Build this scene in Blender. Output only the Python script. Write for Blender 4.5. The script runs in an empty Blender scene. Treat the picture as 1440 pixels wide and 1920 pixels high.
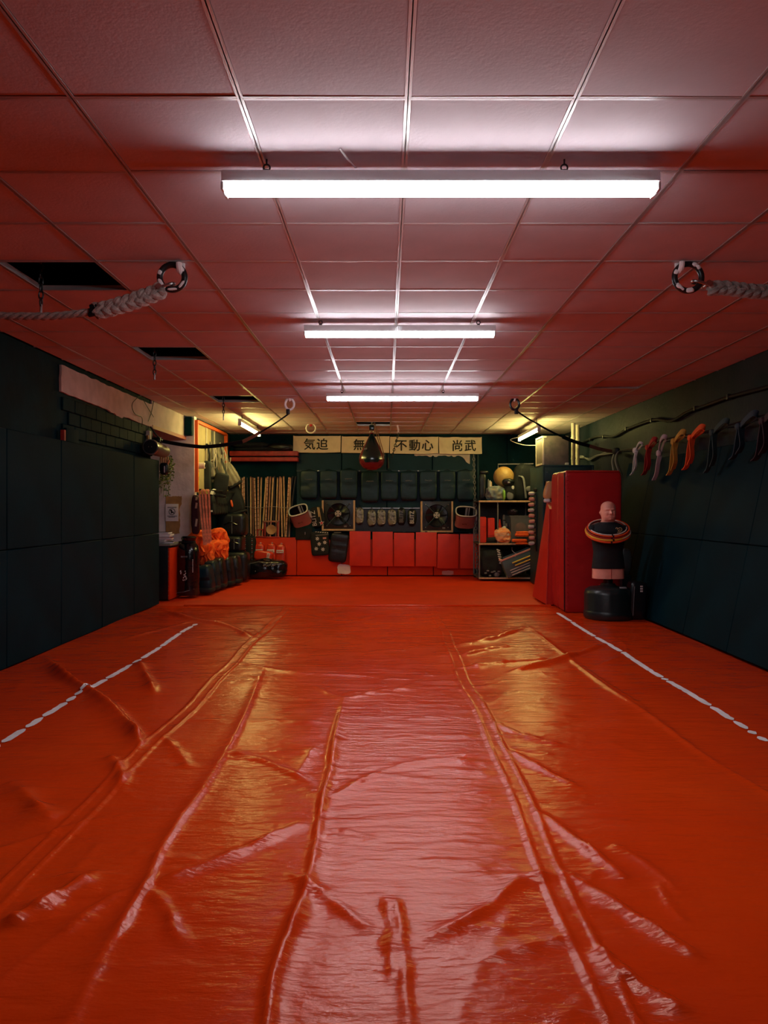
import bpy, bmesh, math, random
import numpy as np
from mathutils import Vector, Matrix, noise
random.seed(7)
S = bpy.context.scene
C = S.collection
PI = math.pi

# ------------------------------------------------------------------ camera, world, exposure
CAMZ, CEIL, F = 1.31, 2.773, 1429.0
cd = bpy.data.cameras.new('camera'); cam = bpy.data.objects.new('camera', cd); C.objects.link(cam)
cam.location = (0, 0, CAMZ); cam.rotation_euler = (PI/2, 0, 0)
cd.sensor_fit = 'VERTICAL'; cd.sensor_height = 24.0; cd.lens = F/1920*24.0
cd.shift_x = -4/1920; cd.shift_y = -7/1920; cd.clip_start = 0.05
S.camera = cam
w = bpy.data.worlds.new('world'); S.world = w; w.use_nodes = True
w.node_tree.nodes['Background'].inputs[0].default_value = (0.5, 0.5, 0.55, 1)
w.node_tree.nodes['Background'].inputs[1].default_value = 0.02
S.view_settings.view_transform = 'Standard'; S.view_settings.look = 'None'
S.view_settings.exposure = 0.0; S.view_settings.gamma = 1.0; S.view_settings.use_curve_mapping = False
S.cycles.use_denoising = True
S.cycles.max_bounces = 8; S.cycles.diffuse_bounces = 5; S.cycles.glossy_bounces = 4
S.cycles.sample_clamp_indirect = 8.0
WHITE_LAMP, SIDE_LAMP = 43.0, 72.0
WHITE_COL, SIDE_COL = (0.97, 0.97, 1.0), (1.0, 0.85, 0.24)

def at(px, py, Y):
    """world point seen at photo pixel (px, py) at depth Y"""
    return Vector(((px-724)/F*Y, Y, CAMZ-(py-953)/F*Y))
def flo(px, py):
    Y = CAMZ*F/(py-953); return ((px-724)/F*Y, Y)

# ------------------------------------------------------------------ materials
MATS = {}
def mat(name, col, rough=0.6, metal=0.0, bump=0.0, scale=40.0, var=0.0, vscale=6.0, spec=0.5, coat=0.0, emit=None, strength=0.0, col2=None, stretch=(1,1,1), alpha=None, trans=0.0):
    if name in MATS: return MATS[name]
    m = bpy.data.materials.new(name); m.use_nodes = True
    nt = m.node_tree; b = nt.nodes['Principled BSDF']; L = nt.links.new
    b.inputs['Base Color'].default_value = (*col, 1); b.inputs['Roughness'].default_value = rough
    b.inputs['Metallic'].default_value = metal; b.inputs['Specular IOR Level'].default_value = spec
    if coat: b.inputs['Coat Weight'].default_value = coat; b.inputs['Coat Roughness'].default_value = 0.15
    if trans: b.inputs['Transmission Weight'].default_value = trans
    if emit:
        b.inputs['Emission Color'].default_value = (*emit, 1); b.inputs['Emission Strength'].default_value = strength
    tc = nt.nodes.new('ShaderNodeTexCoord'); mp = nt.nodes.new('ShaderNodeMapping'); L(tc.outputs['Object'], mp.inputs[0])
    mp.inputs['Scale'].default_value = stretch
    if var or col2:
        n = nt.nodes.new('ShaderNodeTexNoise'); n.inputs['Scale'].default_value = vscale; n.inputs['Detail'].default_value = 6; L(mp.outputs[0], n.inputs['Vector'])
        r = nt.nodes.new('ShaderNodeValToRGB'); L(n.outputs['Fac'], r.inputs[0])
        r.color_ramp.elements[0].position = 0.35; r.color_ramp.elements[1].position = 0.65
        c1 = tuple(max(0, c*(1-var)) for c in col); c2 = col2 or tuple(min(1, c*(1+var)) for c in col)
        r.color_ramp.elements[0].color = (*c1, 1); r.color_ramp.elements[1].color = (*c2, 1)
        L(r.outputs[0], b.inputs['Base Color'])
    if bump:
        n2 = nt.nodes.new('ShaderNodeTexNoise'); n2.inputs['Scale'].default_value = scale; n2.inputs['Detail'].default_value = 4; L(mp.outputs[0], n2.inputs['Vector'])
        bp = nt.nodes.new('ShaderNodeBump'); bp.inputs['Strength'].default_value = bump; bp.inputs['Distance'].default_value = 0.01
        L(n2.outputs['Fac'], bp.inputs['Height']); L(bp.outputs[0], b.inputs['Normal'])
    MATS[name] = m; return m

M_tile = mat('ceiling_tile_board', (0.60, 0.51, 0.545), 0.8, bump=0.12, scale=60, var=0.05, vscale=3)
M_grid = mat('white_grid_metal', (0.62, 0.58, 0.58), 0.3, metal=0.35, bump=0.02)
M_void = mat('dark_ceiling_void', (0.012, 0.016, 0.02), 0.9, bump=0.1)
M_teal = mat('dark_teal_mat', (0.0, 0.016, 0.024), 0.65, bump=0.12, scale=120, var=0.18, vscale=2, spec=0.08)
M_tealwall = mat('dark_teal_paint', (0.0, 0.016, 0.024), 0.65, bump=0.35, scale=9, var=0.3, vscale=3, spec=0.08)
M_tealpanel = mat('teal_panel', (0.002, 0.028, 0.046), 0.6, spec=0.25, bump=0.1, scale=30, var=0.15, vscale=2)
M_conc = mat('worn_concrete_paint', (0.0, 0.012, 0.019), 0.6, bump=0.5, scale=14, col2=(0.020, 0.024, 0.036), vscale=1.3, spec=0.12)
M_plaster = mat('pinkish_white_plaster', (0.55, 0.45, 0.43), 0.75, bump=0.5, scale=18, var=0.15, vscale=5)
M_whitewall = mat('white_painted_brick', (0.82, 0.72, 0.74), 0.7, bump=0.5, scale=14, var=0.12, vscale=5)
M_soffit = mat('red_soffit_paint', (0.30, 0.06, 0.05), 0.6, bump=0.15)
M_mat = mat('orange_red_mat', (0.66, 0.036, 0.003), 0.5, spec=0.25, bump=0.12, scale=30, var=0.08, vscale=2)
M_redpad = mat('bright_red_pad', (0.66, 0.026, 0.006), 0.5, bump=0.1, scale=30, var=0.06)
M_crash = mat('red_crash_mat_vinyl', (0.40, 0.008, 0.010), 0.38, bump=0.35, scale=4, var=0.06, stretch=(1, 1, 2))
M_orange = mat('orange_cloth', (0.85, 0.11, 0.008), 0.8, bump=0.3, scale=50, var=0.15, vscale=15)
M_oranget = mat('orange_trim_paint', (0.72, 0.10, 0.015), 0.5, bump=0.05)
M_redbeam = mat('dark_red_paint', (0.42, 0.03, 0.02), 0.5, bump=0.2, var=0.3, vscale=8)
M_black = mat('black_leather', (0.004, 0.007, 0.010), 0.36, bump=0.25, scale=26, var=0.2)
M_blackm = mat('black_cloth', (0.003, 0.006, 0.009), 0.8, bump=0.3, scale=60, var=0.2)
M_blackg = mat('black_shiny_vinyl', (0.003, 0.004, 0.006), 0.2, bump=0.35, scale=16, coat=0.3)
M_tealpad = mat('dark_green_leather', (0.0, 0.020, 0.032), 0.42, spec=0.35, bump=0.22, scale=20, var=0.2)
M_steel = mat('steel', (0.45, 0.44, 0.44), 0.3, metal=1.0, bump=0.08)
M_iron = mat('chipped_black_iron', (0.02, 0.02, 0.022), 0.35, metal=0.4, bump=0.2, scale=30)
M_chip = mat('chipped_ring_paint', (0.018, 0.018, 0.02), 0.35, bump=0.25, scale=60, col2=(0.018, 0.018, 0.02))
M_wtape = mat('white_cloth_tape', (0.88, 0.83, 0.84), 0.7, bump=0.3, scale=60, var=0.1)
M_rope = mat('grey_hemp_rope', (0.42, 0.35, 0.32), 0.8, bump=0.6, scale=140, var=0.25, vscale=40)
M_ropeg = mat('dusky_hemp_rope', (0.30, 0.27, 0.25), 0.8, bump=0.6, scale=140, var=0.25, vscale=40)
M_house = mat('lamp_housing', (0.78, 0.79, 0.8), 0.4, bump=0.02)
M_lamp = mat('lamp_diffuser_white', (0.8, 0.8, 0.8), 0.5, emit=WHITE_COL, strength=WHITE_LAMP)
M_lampy = mat('lamp_diffuser_warm', (0.8, 0.8, 0.7), 0.5, emit=SIDE_COL, strength=SIDE_LAMP)
M_ban = mat('cream_banner_cloth', (0.78, 0.66, 0.50), 0.85, bump=0.25, scale=25, var=0.06)
M_ink = mat('black_ink', (0.008, 0.009, 0.012), 0.7, bump=0.02)
M_wprint = mat('white_print', (0.62, 0.60, 0.60), 0.6, bump=0.02)
M_gprint = mat('grey_print', (0.16, 0.16, 0.17), 0.6, bump=0.02)
M_rprint = mat('red_print', (0.6, 0.02, 0.02), 0.6, bump=0.02)
M_gold = mat('gold_print', (0.55, 0.40, 0.18), 0.5, bump=0.02)
M_woodp = mat('pale_wood', (0.55, 0.36, 0.22), 0.6, bump=0.1, scale=30, var=0.2, vscale=20, stretch=(6, 6, 0.5))
M_wood = [mat('stick_wood_%d' % i, c, 0.5, bump=0.15, scale=50, var=0.22, vscale=30, stretch=(1, 1, sv)) for i, (c, sv) in enumerate([((0.72, 0.48, 0.24), 0.3), ((0.58, 0.30, 0.18), 0.3), ((0.34, 0.15, 0.09), 0.3), ((0.70, 0.42, 0.27), 2.5), ((0.03, 0.03, 0.035), 0.3)])]
M_brass = mat('brass', (0.70, 0.45, 0.18), 0.45, metal=1.0, bump=0.1, scale=40, stretch=(1, 1, 1))
M_skin = mat('rubber_skin', (0.86, 0.37, 0.28), 0.5, bump=0.1, scale=50, var=0.08, vscale=10)
M_pink = mat('pale_pink_vinyl', (0.62, 0.27, 0.24), 0.5, bump=0.08, var=0.06)
M_white = mat('white_vinyl', (0.62, 0.60, 0.60), 0.5, bump=0.06)
M_silver = mat('silver_leather', (0.42, 0.41, 0.41), 0.4, metal=0.3, bump=0.6, scale=30, col2=(0.03, 0.03, 0.035), vscale=18)
M_tan = mat('tan_leather', (0.55, 0.28, 0.11), 0.5, bump=0.2)
M_brown = mat('brown_kraft_paper', (0.50, 0.27, 0.10), 0.8, bump=0.15, var=0.15, vscale=8)
M_paper = mat('white_paper', (0.88, 0.82, 0.85), 0.8, bump=0.03)
M_leaf = mat('green_leaf', (0.10, 0.17, 0.035), 0.5, bump=0.1, var=0.4, vscale=30)
M_leaf2 = mat('pale_leaf', (0.26, 0.27, 0.08), 0.5, bump=0.1, var=0.3, vscale=30)
M_greycan = mat('grey_brown_pipe', (0.17, 0.14, 0.13), 0.4, metal=0.4, bump=0.15)
M_olive = mat('grey_olive_leather', (0.22, 0.19, 0.14), 0.45, bump=0.25, scale=14, var=0.25, vscale=8)
M_board = mat('tan_board', (0.34, 0.27, 0.15), 0.7, bump=0.1, var=0.1)
M_boardd = mat('dark_board', (0.07, 0.07, 0.07), 0.7, bump=0.1, var=0.2)
M_yel = mat('yellow_label', (0.55, 0.52, 0.06), 0.6, bump=0.02)
M_tealcab = mat('dark_teal_cabinet_paint', (0.003, 0.03, 0.046), 0.5, bump=0.15, scale=20, var=0.3, vscale=6)
M_metalbox = mat('scuffed_grey_metal', (0.16, 0.145, 0.13), 0.5, metal=0.3, bump=0.3, scale=20, col2=(0.25, 0.21, 0.19), vscale=9)
M_clear = mat('cloudy_clear_plastic', (0.75, 0.78, 0.82), 0.22, bump=0.05, trans=0.9)
M_tealplas = mat('teal_grey_plastic', (0.06, 0.10, 0.11), 0.4, bump=0.1)
M_ball = mat('mustard_ball_rubber', (0.50, 0.31, 0.10), 0.45, bump=0.1)
M_bball = mat('faded_red_rubber', (0.34, 0.09, 0.08), 0.6, bump=0.3)
M_bluebag = mat('blue_grey_plastic_bag', (0.10, 0.17, 0.27), 0.35, bump=0.5, scale=20, col2=(0.24, 0.22, 0.18), vscale=9)
M_greenbag = mat('green_bag_edge', (0.20, 0.45, 0.06), 0.4, bump=0.2)
M_netbag = mat('orange_net_bag', (0.85, 0.20, 0.03), 0.6, bump=0.6, scale=30, col2=(0.72, 0.45, 0.32), vscale=9, stretch=(0.6, 0.6, 4))
M_yst = mat('yellow_stick_paint', (0.60, 0.42, 0.06), 0.5, bump=0.05)
M_cond = mat('dirty_white_pipe', (0.55, 0.48, 0.40), 0.5, bump=0.15, var=0.2)
M_cable = mat('black_cable', (0.003, 0.006, 0.009), 0.5, bump=0.1, spec=0.25)
M_strapw = mat('brown_strap', (0.22, 0.09, 0.05), 0.6, bump=0.2)
M_bagred = mat('maroon_gloss_bag', (0.14, 0.012, 0.018), 0.22, bump=0.03, coat=0.4)
M_bagteal = mat('dark_teal_gloss_bag', (0.008, 0.022, 0.026), 0.22, bump=0.03, coat=0.4)
M_baseg = mat('black_green_plastic', (0.008, 0.016, 0.018), 0.35, bump=0.08)
M_purple = mat('dark_purple_cloth', (0.05, 0.012, 0.035), 0.7, bump=0.3)
M_lilac = mat('lilac_white_belt', (0.52, 0.45, 0.50), 0.7, bump=0.4, scale=80)
M_byel = mat('yellow_belt', (0.55, 0.33, 0.05), 0.7, bump=0.4, scale=80)
M_bor = mat('orange_belt', (0.85, 0.11, 0.01), 0.7, bump=0.4, scale=80)
M_bred = mat('red_belt', (0.40, 0.012, 0.015), 0.7, bump=0.4, scale=80)
M_bgreen = mat('dark_green_belt', (0.015, 0.045, 0.047), 0.7, bump=0.4, scale=80)
M_bblue = mat('dark_blue_belt', (0.010, 0.035, 0.060), 0.7, bump=0.4, scale=80)
M_bbrown = mat('dark_brown_belt', (0.030, 0.010, 0.022), 0.7, bump=0.4, scale=80)
M_salmon = mat('salmon_belt', (0.78, 0.28, 0.14), 0.7, bump=0.4, scale=80, var=0.25, vscale=20)
M_hoopw = mat('white_hoop', (0.72, 0.66, 0.60), 0.4, bump=0.02)
M_hoopy = mat('yellow_hoop', (0.80, 0.42, 0.04), 0.4, bump=0.02)
M_hoopo = mat('orange_hoop', (0.85, 0.09, 0.015), 0.4, bump=0.02)
M_hoopr = mat('dark_red_hoop', (0.35, 0.015, 0.012), 0.4, bump=0.02)

def tarp_material():
    m = bpy.data.materials.new('glossy_red_orange_vinyl'); m.use_nodes = True
    nt = m.node_tree; b = nt.nodes['Principled BSDF']; L = nt.links.new; N = nt.nodes.new
    tc = N('ShaderNodeTexCoord')
    def noi(scale, stretch, detail=5):
        mp = N('ShaderNodeMapping'); mp.inputs['Scale'].default_value = stretch; L(tc.outputs['Object'], mp.inputs[0])
        n = N('ShaderNodeTexNoise'); n.inputs['Scale'].default_value = scale; n.inputs['Detail'].default_value = detail; L(mp.outputs[0], n.inputs['Vector']); return n
    n1 = noi(0.9, (1, 1, 1)); r = N('ShaderNodeValToRGB'); L(n1.outputs['Fac'], r.inputs[0])
    r.color_ramp.elements[0].position = .3; r.color_ramp.elements[1].position = .7
    r.color_ramp.elements[0].color = (0.64, 0.034, 0.002, 1); r.color_ramp.elements[1].color = (0.76, 0.056, 0.003, 1)
    L(r.outputs[0], b.inputs['Base Color'])
    n2 = noi(4, (1, 1, 1)); mr = N('ShaderNodeMapRange'); L(n2.outputs['Fac'], mr.inputs[0])
    mr.inputs['From Min'].default_value = .3; mr.inputs['From Max'].default_value = .7
    mr.inputs['To Min'].default_value = 0.15; mr.inputs['To Max'].default_value = 0.27
    L(mr.outputs[0], b.inputs['Roughness'])
    b.inputs['Specular IOR Level'].default_value = 0.40; b.inputs['Specular Tint'].default_value = (1.0, 0.66, 0.50, 1)
    a = noi(7, (0.45, 1.9, 1)); c = noi(26, (0.6, 1.6, 1)); d = noi(90, (1, 1, 1), 2)
    b1 = N('ShaderNodeBump'); b1.inputs['Strength'].default_value = 0.55; b1.inputs['Distance'].default_value = 0.018; L(a.outputs['Fac'], b1.inputs['Height'])
    b2 = N('ShaderNodeBump'); b2.inputs['Strength'].default_value = 0.45; b2.inputs['Distance'].default_value = 0.008; L(c.outputs['Fac'], b2.inputs['Height']); L(b1.outputs[0], b2.inputs['Normal'])
    b3 = N('ShaderNodeBump'); b3.inputs['Strength'].default_value = 0.25; b3.inputs['Distance'].default_value = 0.001; L(d.outputs['Fac'], b3.inputs['Height']); L(b2.outputs[0], b3.inputs['Normal'])
    L(b3.outputs[0], b.inputs['Normal'])
    return m
M_tarp = tarp_material()

# ------------------------------------------------------------------ mesh helpers
def rot(axis, deg): return Matrix.Rotation(math.radians(deg), 3, axis)
I3 = Matrix.Identity(3)
class MB:
    def __init__(s): s.v = []; s.f = []
    def add(s, vs, fs):
        o = len(s.v); s.v += [Vector(p) for p in vs]; s.f += [tuple(i+o for i in f) for f in fs]; return s
    def box(s, c, d, R=I3):
        c = Vector(c); h = [x/2 for x in d]
        vs = [c+R@Vector((x*h[0], y*h[1], z*h[2])) for x in (-1, 1) for y in (-1, 1) for z in (-1, 1)]
        return s.add(vs, [(0, 1, 3, 2), (4, 6, 7, 5), (0, 4, 5, 1), (2, 3, 7, 6), (0, 2, 6, 4), (1, 5, 7, 3)])
    def bb(s, lo, hi): return s.box([(a+b)/2 for a, b in zip(lo, hi)], [abs(b-a) for a, b in zip(lo, hi)])
    def rbox(s, c, d, b=0.01, R=I3, seg=2):
        bm = bmesh.new(); bmesh.ops.create_cube(bm, size=1)
        for v in bm.verts: v.co = Vector((v.co.x*d[0], v.co.y*d[1], v.co.z*d[2]))
        bmesh.ops.bevel(bm, geom=list(bm.edges), offset=min(b, min(d)*0.49), segments=seg, profile=0.6, affect='EDGES')
        bm.verts.index_update(); c = Vector(c)
        s.add([c+R@v.co for v in bm.verts], [tuple(v.index for v in f.verts) for f in bm.faces]); bm.free(); return s
    def tube(s, pts, r, n=8, closed=False):
        pts = [Vector(p) for p in pts]; k = len(pts)
        rs = r if isinstance(r, (list, tuple)) else [r]*k
        vs = []; up = None
        for i, p in enumerate(pts):
            a = pts[(i-1) % k] if closed or i > 0 else p; b = pts[(i+1) % k] if closed or i < k-1 else p
            t = (b-a).normalized()
            if up is None: up = Vector((0, 0, 1)) if abs(t.z) < 0.9 else Vector((1, 0, 0))
            u = t.cross(up); 
            if u.length < 1e-5: u = t.cross(Vector((0, 1, 0)))
            u.normalize(); vv = u.cross(t).normalized(); up = vv
            vs += [p+(u*math.cos(2*PI*j/n)+vv*math.sin(2*PI*j/n))*rs[i] for j in range(n)]
        fs = []
        for i in range(k if closed else k-1):
            for j in range(n):
                fs.append((i*n+j, i*n+(j+1) % n, ((i+1) % k)*n+(j+1) % n, ((i+1) % k)*n+j))
        if not closed: fs += [tuple(range(n))[::-1], tuple(range((k-1)*n, k*n))]
        return s.add(vs, fs)
    def lathe(s, prof, c=(0, 0, 0), n=20, R=I3, sx=1, sy=1, wob=None):
        c = Vector(c); vs = []
        for (r, z) in prof:
            for j in range(n):
                a = 2*PI*j/n; k = 1 if wob is None else wob(a, z)
                vs.append(c+R@Vector((r*math.cos(a)*sx*k, r*math.sin(a)*sy*k, z)))
        k = len(prof); fs = [(i*n+j, i*n+(j+1) % n, (i+1)*n+(j+1) % n, (i+1)*n+j) for i in range(k-1) for j in range(n)]
        fs += [tuple(range(n))[::-1], tuple(range((k-1)*n, k*n))]
        return s.add(vs, fs)
    def torus(s, c, Ra, r, R=I3, n=24, m=8, sx=1, sz=1):
        return s.tube([Vector(c)+R@Vector((Ra*sx*math.cos(2*PI*i/n), 0, Ra*sz*math.sin(2*PI*i/n))) for i in range(n)], r, m, True)
    def soft(s, c, d, p=5, n=7, R=I3, amp=0, fr=6, seed=0, fn=None):
        """cushion-like superquadric block"""
        c = Vector(c); bm = bmesh.new(); bmesh.ops.create_cube(bm, size=2)
        bmesh.ops.subdivide_edges(bm, edges=list(bm.edges), cuts=n, use_grid_fill=True)
        h = Vector(d)/2
        for v in bm.verts:
            q = v.co; L = (abs(q.x)**p+abs(q.y)**p+abs(q.z)**p)**(1/p); q = q/L
            k = 1.0
            o = Vector((q.x*h.x, q.y*h.y, q.z*h.z))
            if amp:
                no = noise.noise((o*fr)+Vector((seed*7.1, seed*3.3, seed)))
                rd = 1-abs(noise.noise((o*fr*1.7)+Vector((seed*2.1, seed*5.3, 9))))*2
                o = o + q.normalized()*amp*(0.6*no+0.4*rd)
            if fn: o = fn(o)
            v.co = o
        bm.verts.index_update(); s.add([c+R@v.co for v in bm.verts], [tuple(v.index for v in f.verts) for f in bm.faces]); bm.free(); return s
    def prism(s, out, y0, y1, R=I3, c=(0, 0, 0)):
        """outline in x,z extruded from y0 to y1"""
        c = Vector(c); n = len(out)
        vs = [c+R@Vector((x, y0, z)) for x, z in out]+[c+R@Vector((x, y1, z)) for x, z in out]
        return s.add(vs, [tuple(range(n)), tuple(range(2*n-1, n-1, -1))]+[(i, i+n, (i+1) % n+n, (i+1) % n) for i in range(n)])
    def ribbon(s, pts, wd, w, t=0.006):
        """flat band swept along pts; wd = width direction (one or per point)"""
        pts = [Vector(p) for p in pts]; k = len(pts); vs = []
        for i, p in enumerate(pts):
            T = (pts[min(i+1, k-1)]-pts[max(i-1, 0)]).normalized()
            W = Vector(wd[i] if isinstance(wd, list) else wd); W = (W-T*W.dot(T)).normalized(); N = T.cross(W)
            ww = w[i] if isinstance(w, list) else w
            vs += [p+W*ww/2+N*t/2, p-W*ww/2+N*t/2, p-W*ww/2-N*t/2, p+W*ww/2-N*t/2]
        fs = [(i*4+j, i*4+(j+1) % 4, i*4+4+(j+1) % 4, i*4+4+j) for i in range(k-1) for j in range(4)]
        fs += [(3, 2, 1, 0), tuple(k*4-4+j for j in range(4))]
        return s.add(vs, fs)
    def sheet(s, fn, nu, nv, th):
        """fn(u,v)->point; th = thickness offset vector"""
        th = Vector(th); a = [Vector(fn(i/nu, j/nv)) for j in range(nv+1) for i in range(nu+1)]; n = len(a); W = nu+1
        vs = a+[p+th for p in a]; fs = []
        for j in range(nv):
            for i in range(nu):
                q = (j*W+i, j*W+i+1, (j+1)*W+i+1, (j+1)*W+i); fs += [q, tuple(x+n for x in q[::-1])]
        ed = [i for i in range(W)]+[j*W+nu for j in range(1, nv+1)]+[nv*W+i for i in range(nu-1, -1, -1)]+[j*W for j in range(nv-1, 0, -1)]
        for i in range(len(ed)):
            a0, b0 = ed[i], ed[(i+1) % len(ed)]; fs.append((b0, a0, a0+n, b0+n))
        return s.add(vs, fs)
    def build(s, name, m, parent=None, label=None, cat=None, group=None, kind=None, ang=40, fixn=True):
        me = bpy.data.meshes.new(name); o = Vector((0, 0, 0))
        if parent is not None:
            q = parent
            while q is not None: o += q.location; q = q.parent
        me.from_pydata([p-o for p in s.v], [], s.f)
        if fixn:
            bm = bmesh.new(); bm.from_mesh(me); bmesh.ops.recalc_face_normals(bm, faces=list(bm.faces)); bm.to_mesh(me); bm.free()
        me.materials.append(m); me.polygons.foreach_set('use_smooth', [True]*len(me.polygons))
        me.set_sharp_from_angle(angle=math.radians(ang)); me.update()
        ob = bpy.data.objects.new(name, me); C.objects.link(ob)
        if parent is not None: ob.parent = parent
        props(ob, label, cat, group, kind); return ob
def props(o, label=None, cat=None, group=None, kind=None):
    for k, v in (('label', label), ('category', cat), ('group', group), ('kind', kind)):
        if v: o[k] = v
def thing(name, label, cat, loc=(0, 0, 0), group=None):
    o = bpy.data.objects.new(name, None); C.objects.link(o); o.location = loc; o.empty_display_size = 0.1
    props(o, label, cat, group); return o
def dup(root, loc, label=None, rz=None):
    r = root.copy(); C.objects.link(r); r.location = loc
    if rz is not None: r.rotation_euler.z = rz
    if label: r['label'] = label
    for ch in root.children:
        c = ch.copy(); C.objects.link(c); c.parent = r
        for g in ch.children:
            d = g.copy(); C.objects.link(d); d.parent = c
    return r
def share(ob, loc, parent, rotz=None):
    c = ob.copy(); C.objects.link(c); c.parent = parent; c.location = loc; return c
def text(body, size, m, loc, name, parent=None, R=None, extr=0.001, off=0.0, sx=1.0, bold=None):
    """flat lettering facing -Y (towards the camera), centred on loc"""
    cu = bpy.data.curves.new('t', 'FONT'); cu.body = body; cu.size = size; cu.align_x = 'CENTER'; cu.align_y = 'CENTER'; cu.extrude = extr; cu.offset = off
    cu.resolution_u = 3
    o = bpy.data.objects.new('t', cu); C.objects.link(o)
    bpy.context.view_layer.update()
    me = bpy.data.meshes.new_from_object(o.evaluated_get(bpy.context.evaluated_depsgraph_get()))
    bpy.data.objects.remove(o); bpy.data.curves.remove(cu)
    R = R or I3; B = Matrix(((1, 0, 0), (0, 0, -1), (0, 1, 0)))
    loc = Vector(loc); mb = MB()
    for k, (ox, oy) in enumerate(bold or [(0, 0)]):
        mb.add([loc+R@(B@Vector((v.co.x*sx+ox, v.co.y+oy, v.co.z+k*.0004))) for v in me.vertices], [tuple(p.vertices) for p in me.polygons])
    bpy.data.meshes.remove(me)
    return mb.build(name, m, parent, fixn=False)
def arc(c, r, a0, a1, n, U, V):
    return [Vector(c)+Vector(U)*r*math.cos(a0+(a1-a0)*i/n)+Vector(V)*r*math.sin(a0+(a1-a0)*i/n) for i in range(n+1)]
def chain(mb, a, b, link=0.05, r=0.005, w=0.016):
    """links from a to b; returns list of MB per link if mb is None"""
    a, b = Vector(a), Vector(b); T = b-a; n = max(2, int(T.length/(link*0.78))); T.normalize()
    U = T.cross(Vector((0, 1, 0))).normalized(); V = T.cross(U).normalized(); out = []
    for i in range(n):
        c = a+(b-a)*((i+.5)/n); W = U if i % 2 else V
        pts = [c+T*(link/2*math.sin(t))*1.0+W*w*math.cos(t) for t in [2*PI*k/10 for k in range(10)]]
        q = mb or MB(); q.tube(pts, r, 5, True); out.append(q)
    return out

# ================================================================== SETTING
XL, XR, YB, YF = -3.2, 3.54, 15.1, -2.6
MB().bb((-4.6, YF, -0.12), (3.7, YB, -0.02)).build('floor', M_mat, kind='structure')
MB().bb((-4.6, YF-0.15, -0.1), (3.8, YF, 3.2)).build('wall_front', M_tealwall, kind='structure')
# ceiling: slab above, T-grid and tiles
ceil = MB().bb((-4.6, YF, 3.12), (3.8, YB+.1, 3.22)).build('ceiling', M_void, kind='structure')
GX = [0.078+0.6*k for k in range(-6, 7)]
GX = [x for x in GX if XL < x < XR]
GY = [2.722+0.6*k for k in range(-3, 21)]
GY = [y for y in GY if y < YB]
EX = [XL]+GX+[XR]; EY = GY+[YB]
holes = {(1, 4.522), (1, 6.922), (1, 9.922), (5, 12.922)}
tile_meshes = {}
for i in range(len(EX)-1):
    for j in range(len(EY)-1):
        if any(EX[i] < hx < EX[i+1] and abs(EY[j]-hy) < .05 for hx, hy in ((-2.0, 4.522), (-2.0, 6.922), (-2.0, 9.922), (-.2, 12.922))): continue
        sx, sy = EX[i+1]-EX[i], EY[j+1]-EY[j]
        key = (round(sx, 3), round(sy, 3)); lz = CEIL+0.012+random.uniform(-.0015, .0015)
        if key not in tile_meshes:
            tile_meshes[key] = MB().rbox((0, 0, 0), (sx-.02, sy-.02, .018), .004, seg=1).build('ceiling_tile', M_tile, ceil); o = tile_meshes[key]; o.location = ((EX[i]+EX[i+1])/2, (EY[j]+EY[j+1])/2, lz)
        else: o = share(tile_meshes[key], ((EX[i]+EX[i+1])/2, (EY[j]+EY[j+1])/2, lz), ceil)
        o.rotation_euler = (random.uniform(-.002, .002), random.uniform(-.002, .002), 0)
        if EX[i] < 2.6 < EX[i+1] and abs(EY[j]-8.722) < .05: o.rotation_euler = (0.025, 0, 0); o.location.z += .014
for x in GX:
    MB().bb((x-.012, EY[0]-.3, CEIL), (x+.012, YB, CEIL+.003)).bb((x-.002, EY[0]-.3, CEIL), (x+.002, YB, CEIL+.04)).build('grid_runner', M_grid, ceil)
for y in GY:
    MB().bb((XL, y-.012, CEIL+.0005), (XR, y+.012, CEIL+.0035)).bb((XL, y-.002, CEIL), (XR, y+.002, CEIL+.035)).build('grid_cross_bar', M_grid, ceil)
MB().bb((-4.6, YF, CEIL+.003), (3.7, EY[0]-.006, CEIL+.02)).build('ceiling_board', M_tile, ceil)
# left wall, its jigsaw mats, beam and recess
wl = MB().bb((XL-.3, YF, -.02), (XL-.02, 10.42, 3.12)).build('wall_left', M_tealwall, kind='structure')
y0 = 10.45
mats = None
while y0 > -1.5:
    for z0, z1 in ((0.0, .965), (.97, 1.965)):
        if mats is None or mats.get(z0) is None:
            mats = mats or {}
            mats[z0] = MB().rbox((0, 0, 0), (.05, 1.043, z1-z0), .006, seg=1).build('wall_mat', M_teal, wl); o = mats[z0]; o.location = (XL+.045+.02, y0-.525, (z0+z1)/2)
        else: o = share(mats[z0], (XL+.065, y0-.525, (z0+z1)/2), wl)
        o.rotation_euler = (0, random.uniform(-.004, .004), random.uniform(-.003, .003))
    y0 -= 1.05
# plaster patch strip high on the left wall (torn edges) and the beam over the recess
def strip(u, v):
    Y = 7.5+u*2.95
    top = CEIL-.05-.012*noise.noise((Y*6, 0, 3)); bot = CAMZ+1.15+.02*noise.noise((Y*5, 1, 0))-.05*u+(.03 if .52 < u < .6 else 0)*-1
    return (XL-.018+.012*noise.noise((Y*5, v*4, 0))*0.5, Y, bot+(top-bot)*v)
MB().sheet(strip, 46, 6, (.022, 0, 0)).build('plaster_patch', M_plaster, wl, label='torn pinkish plaster strip')
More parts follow.
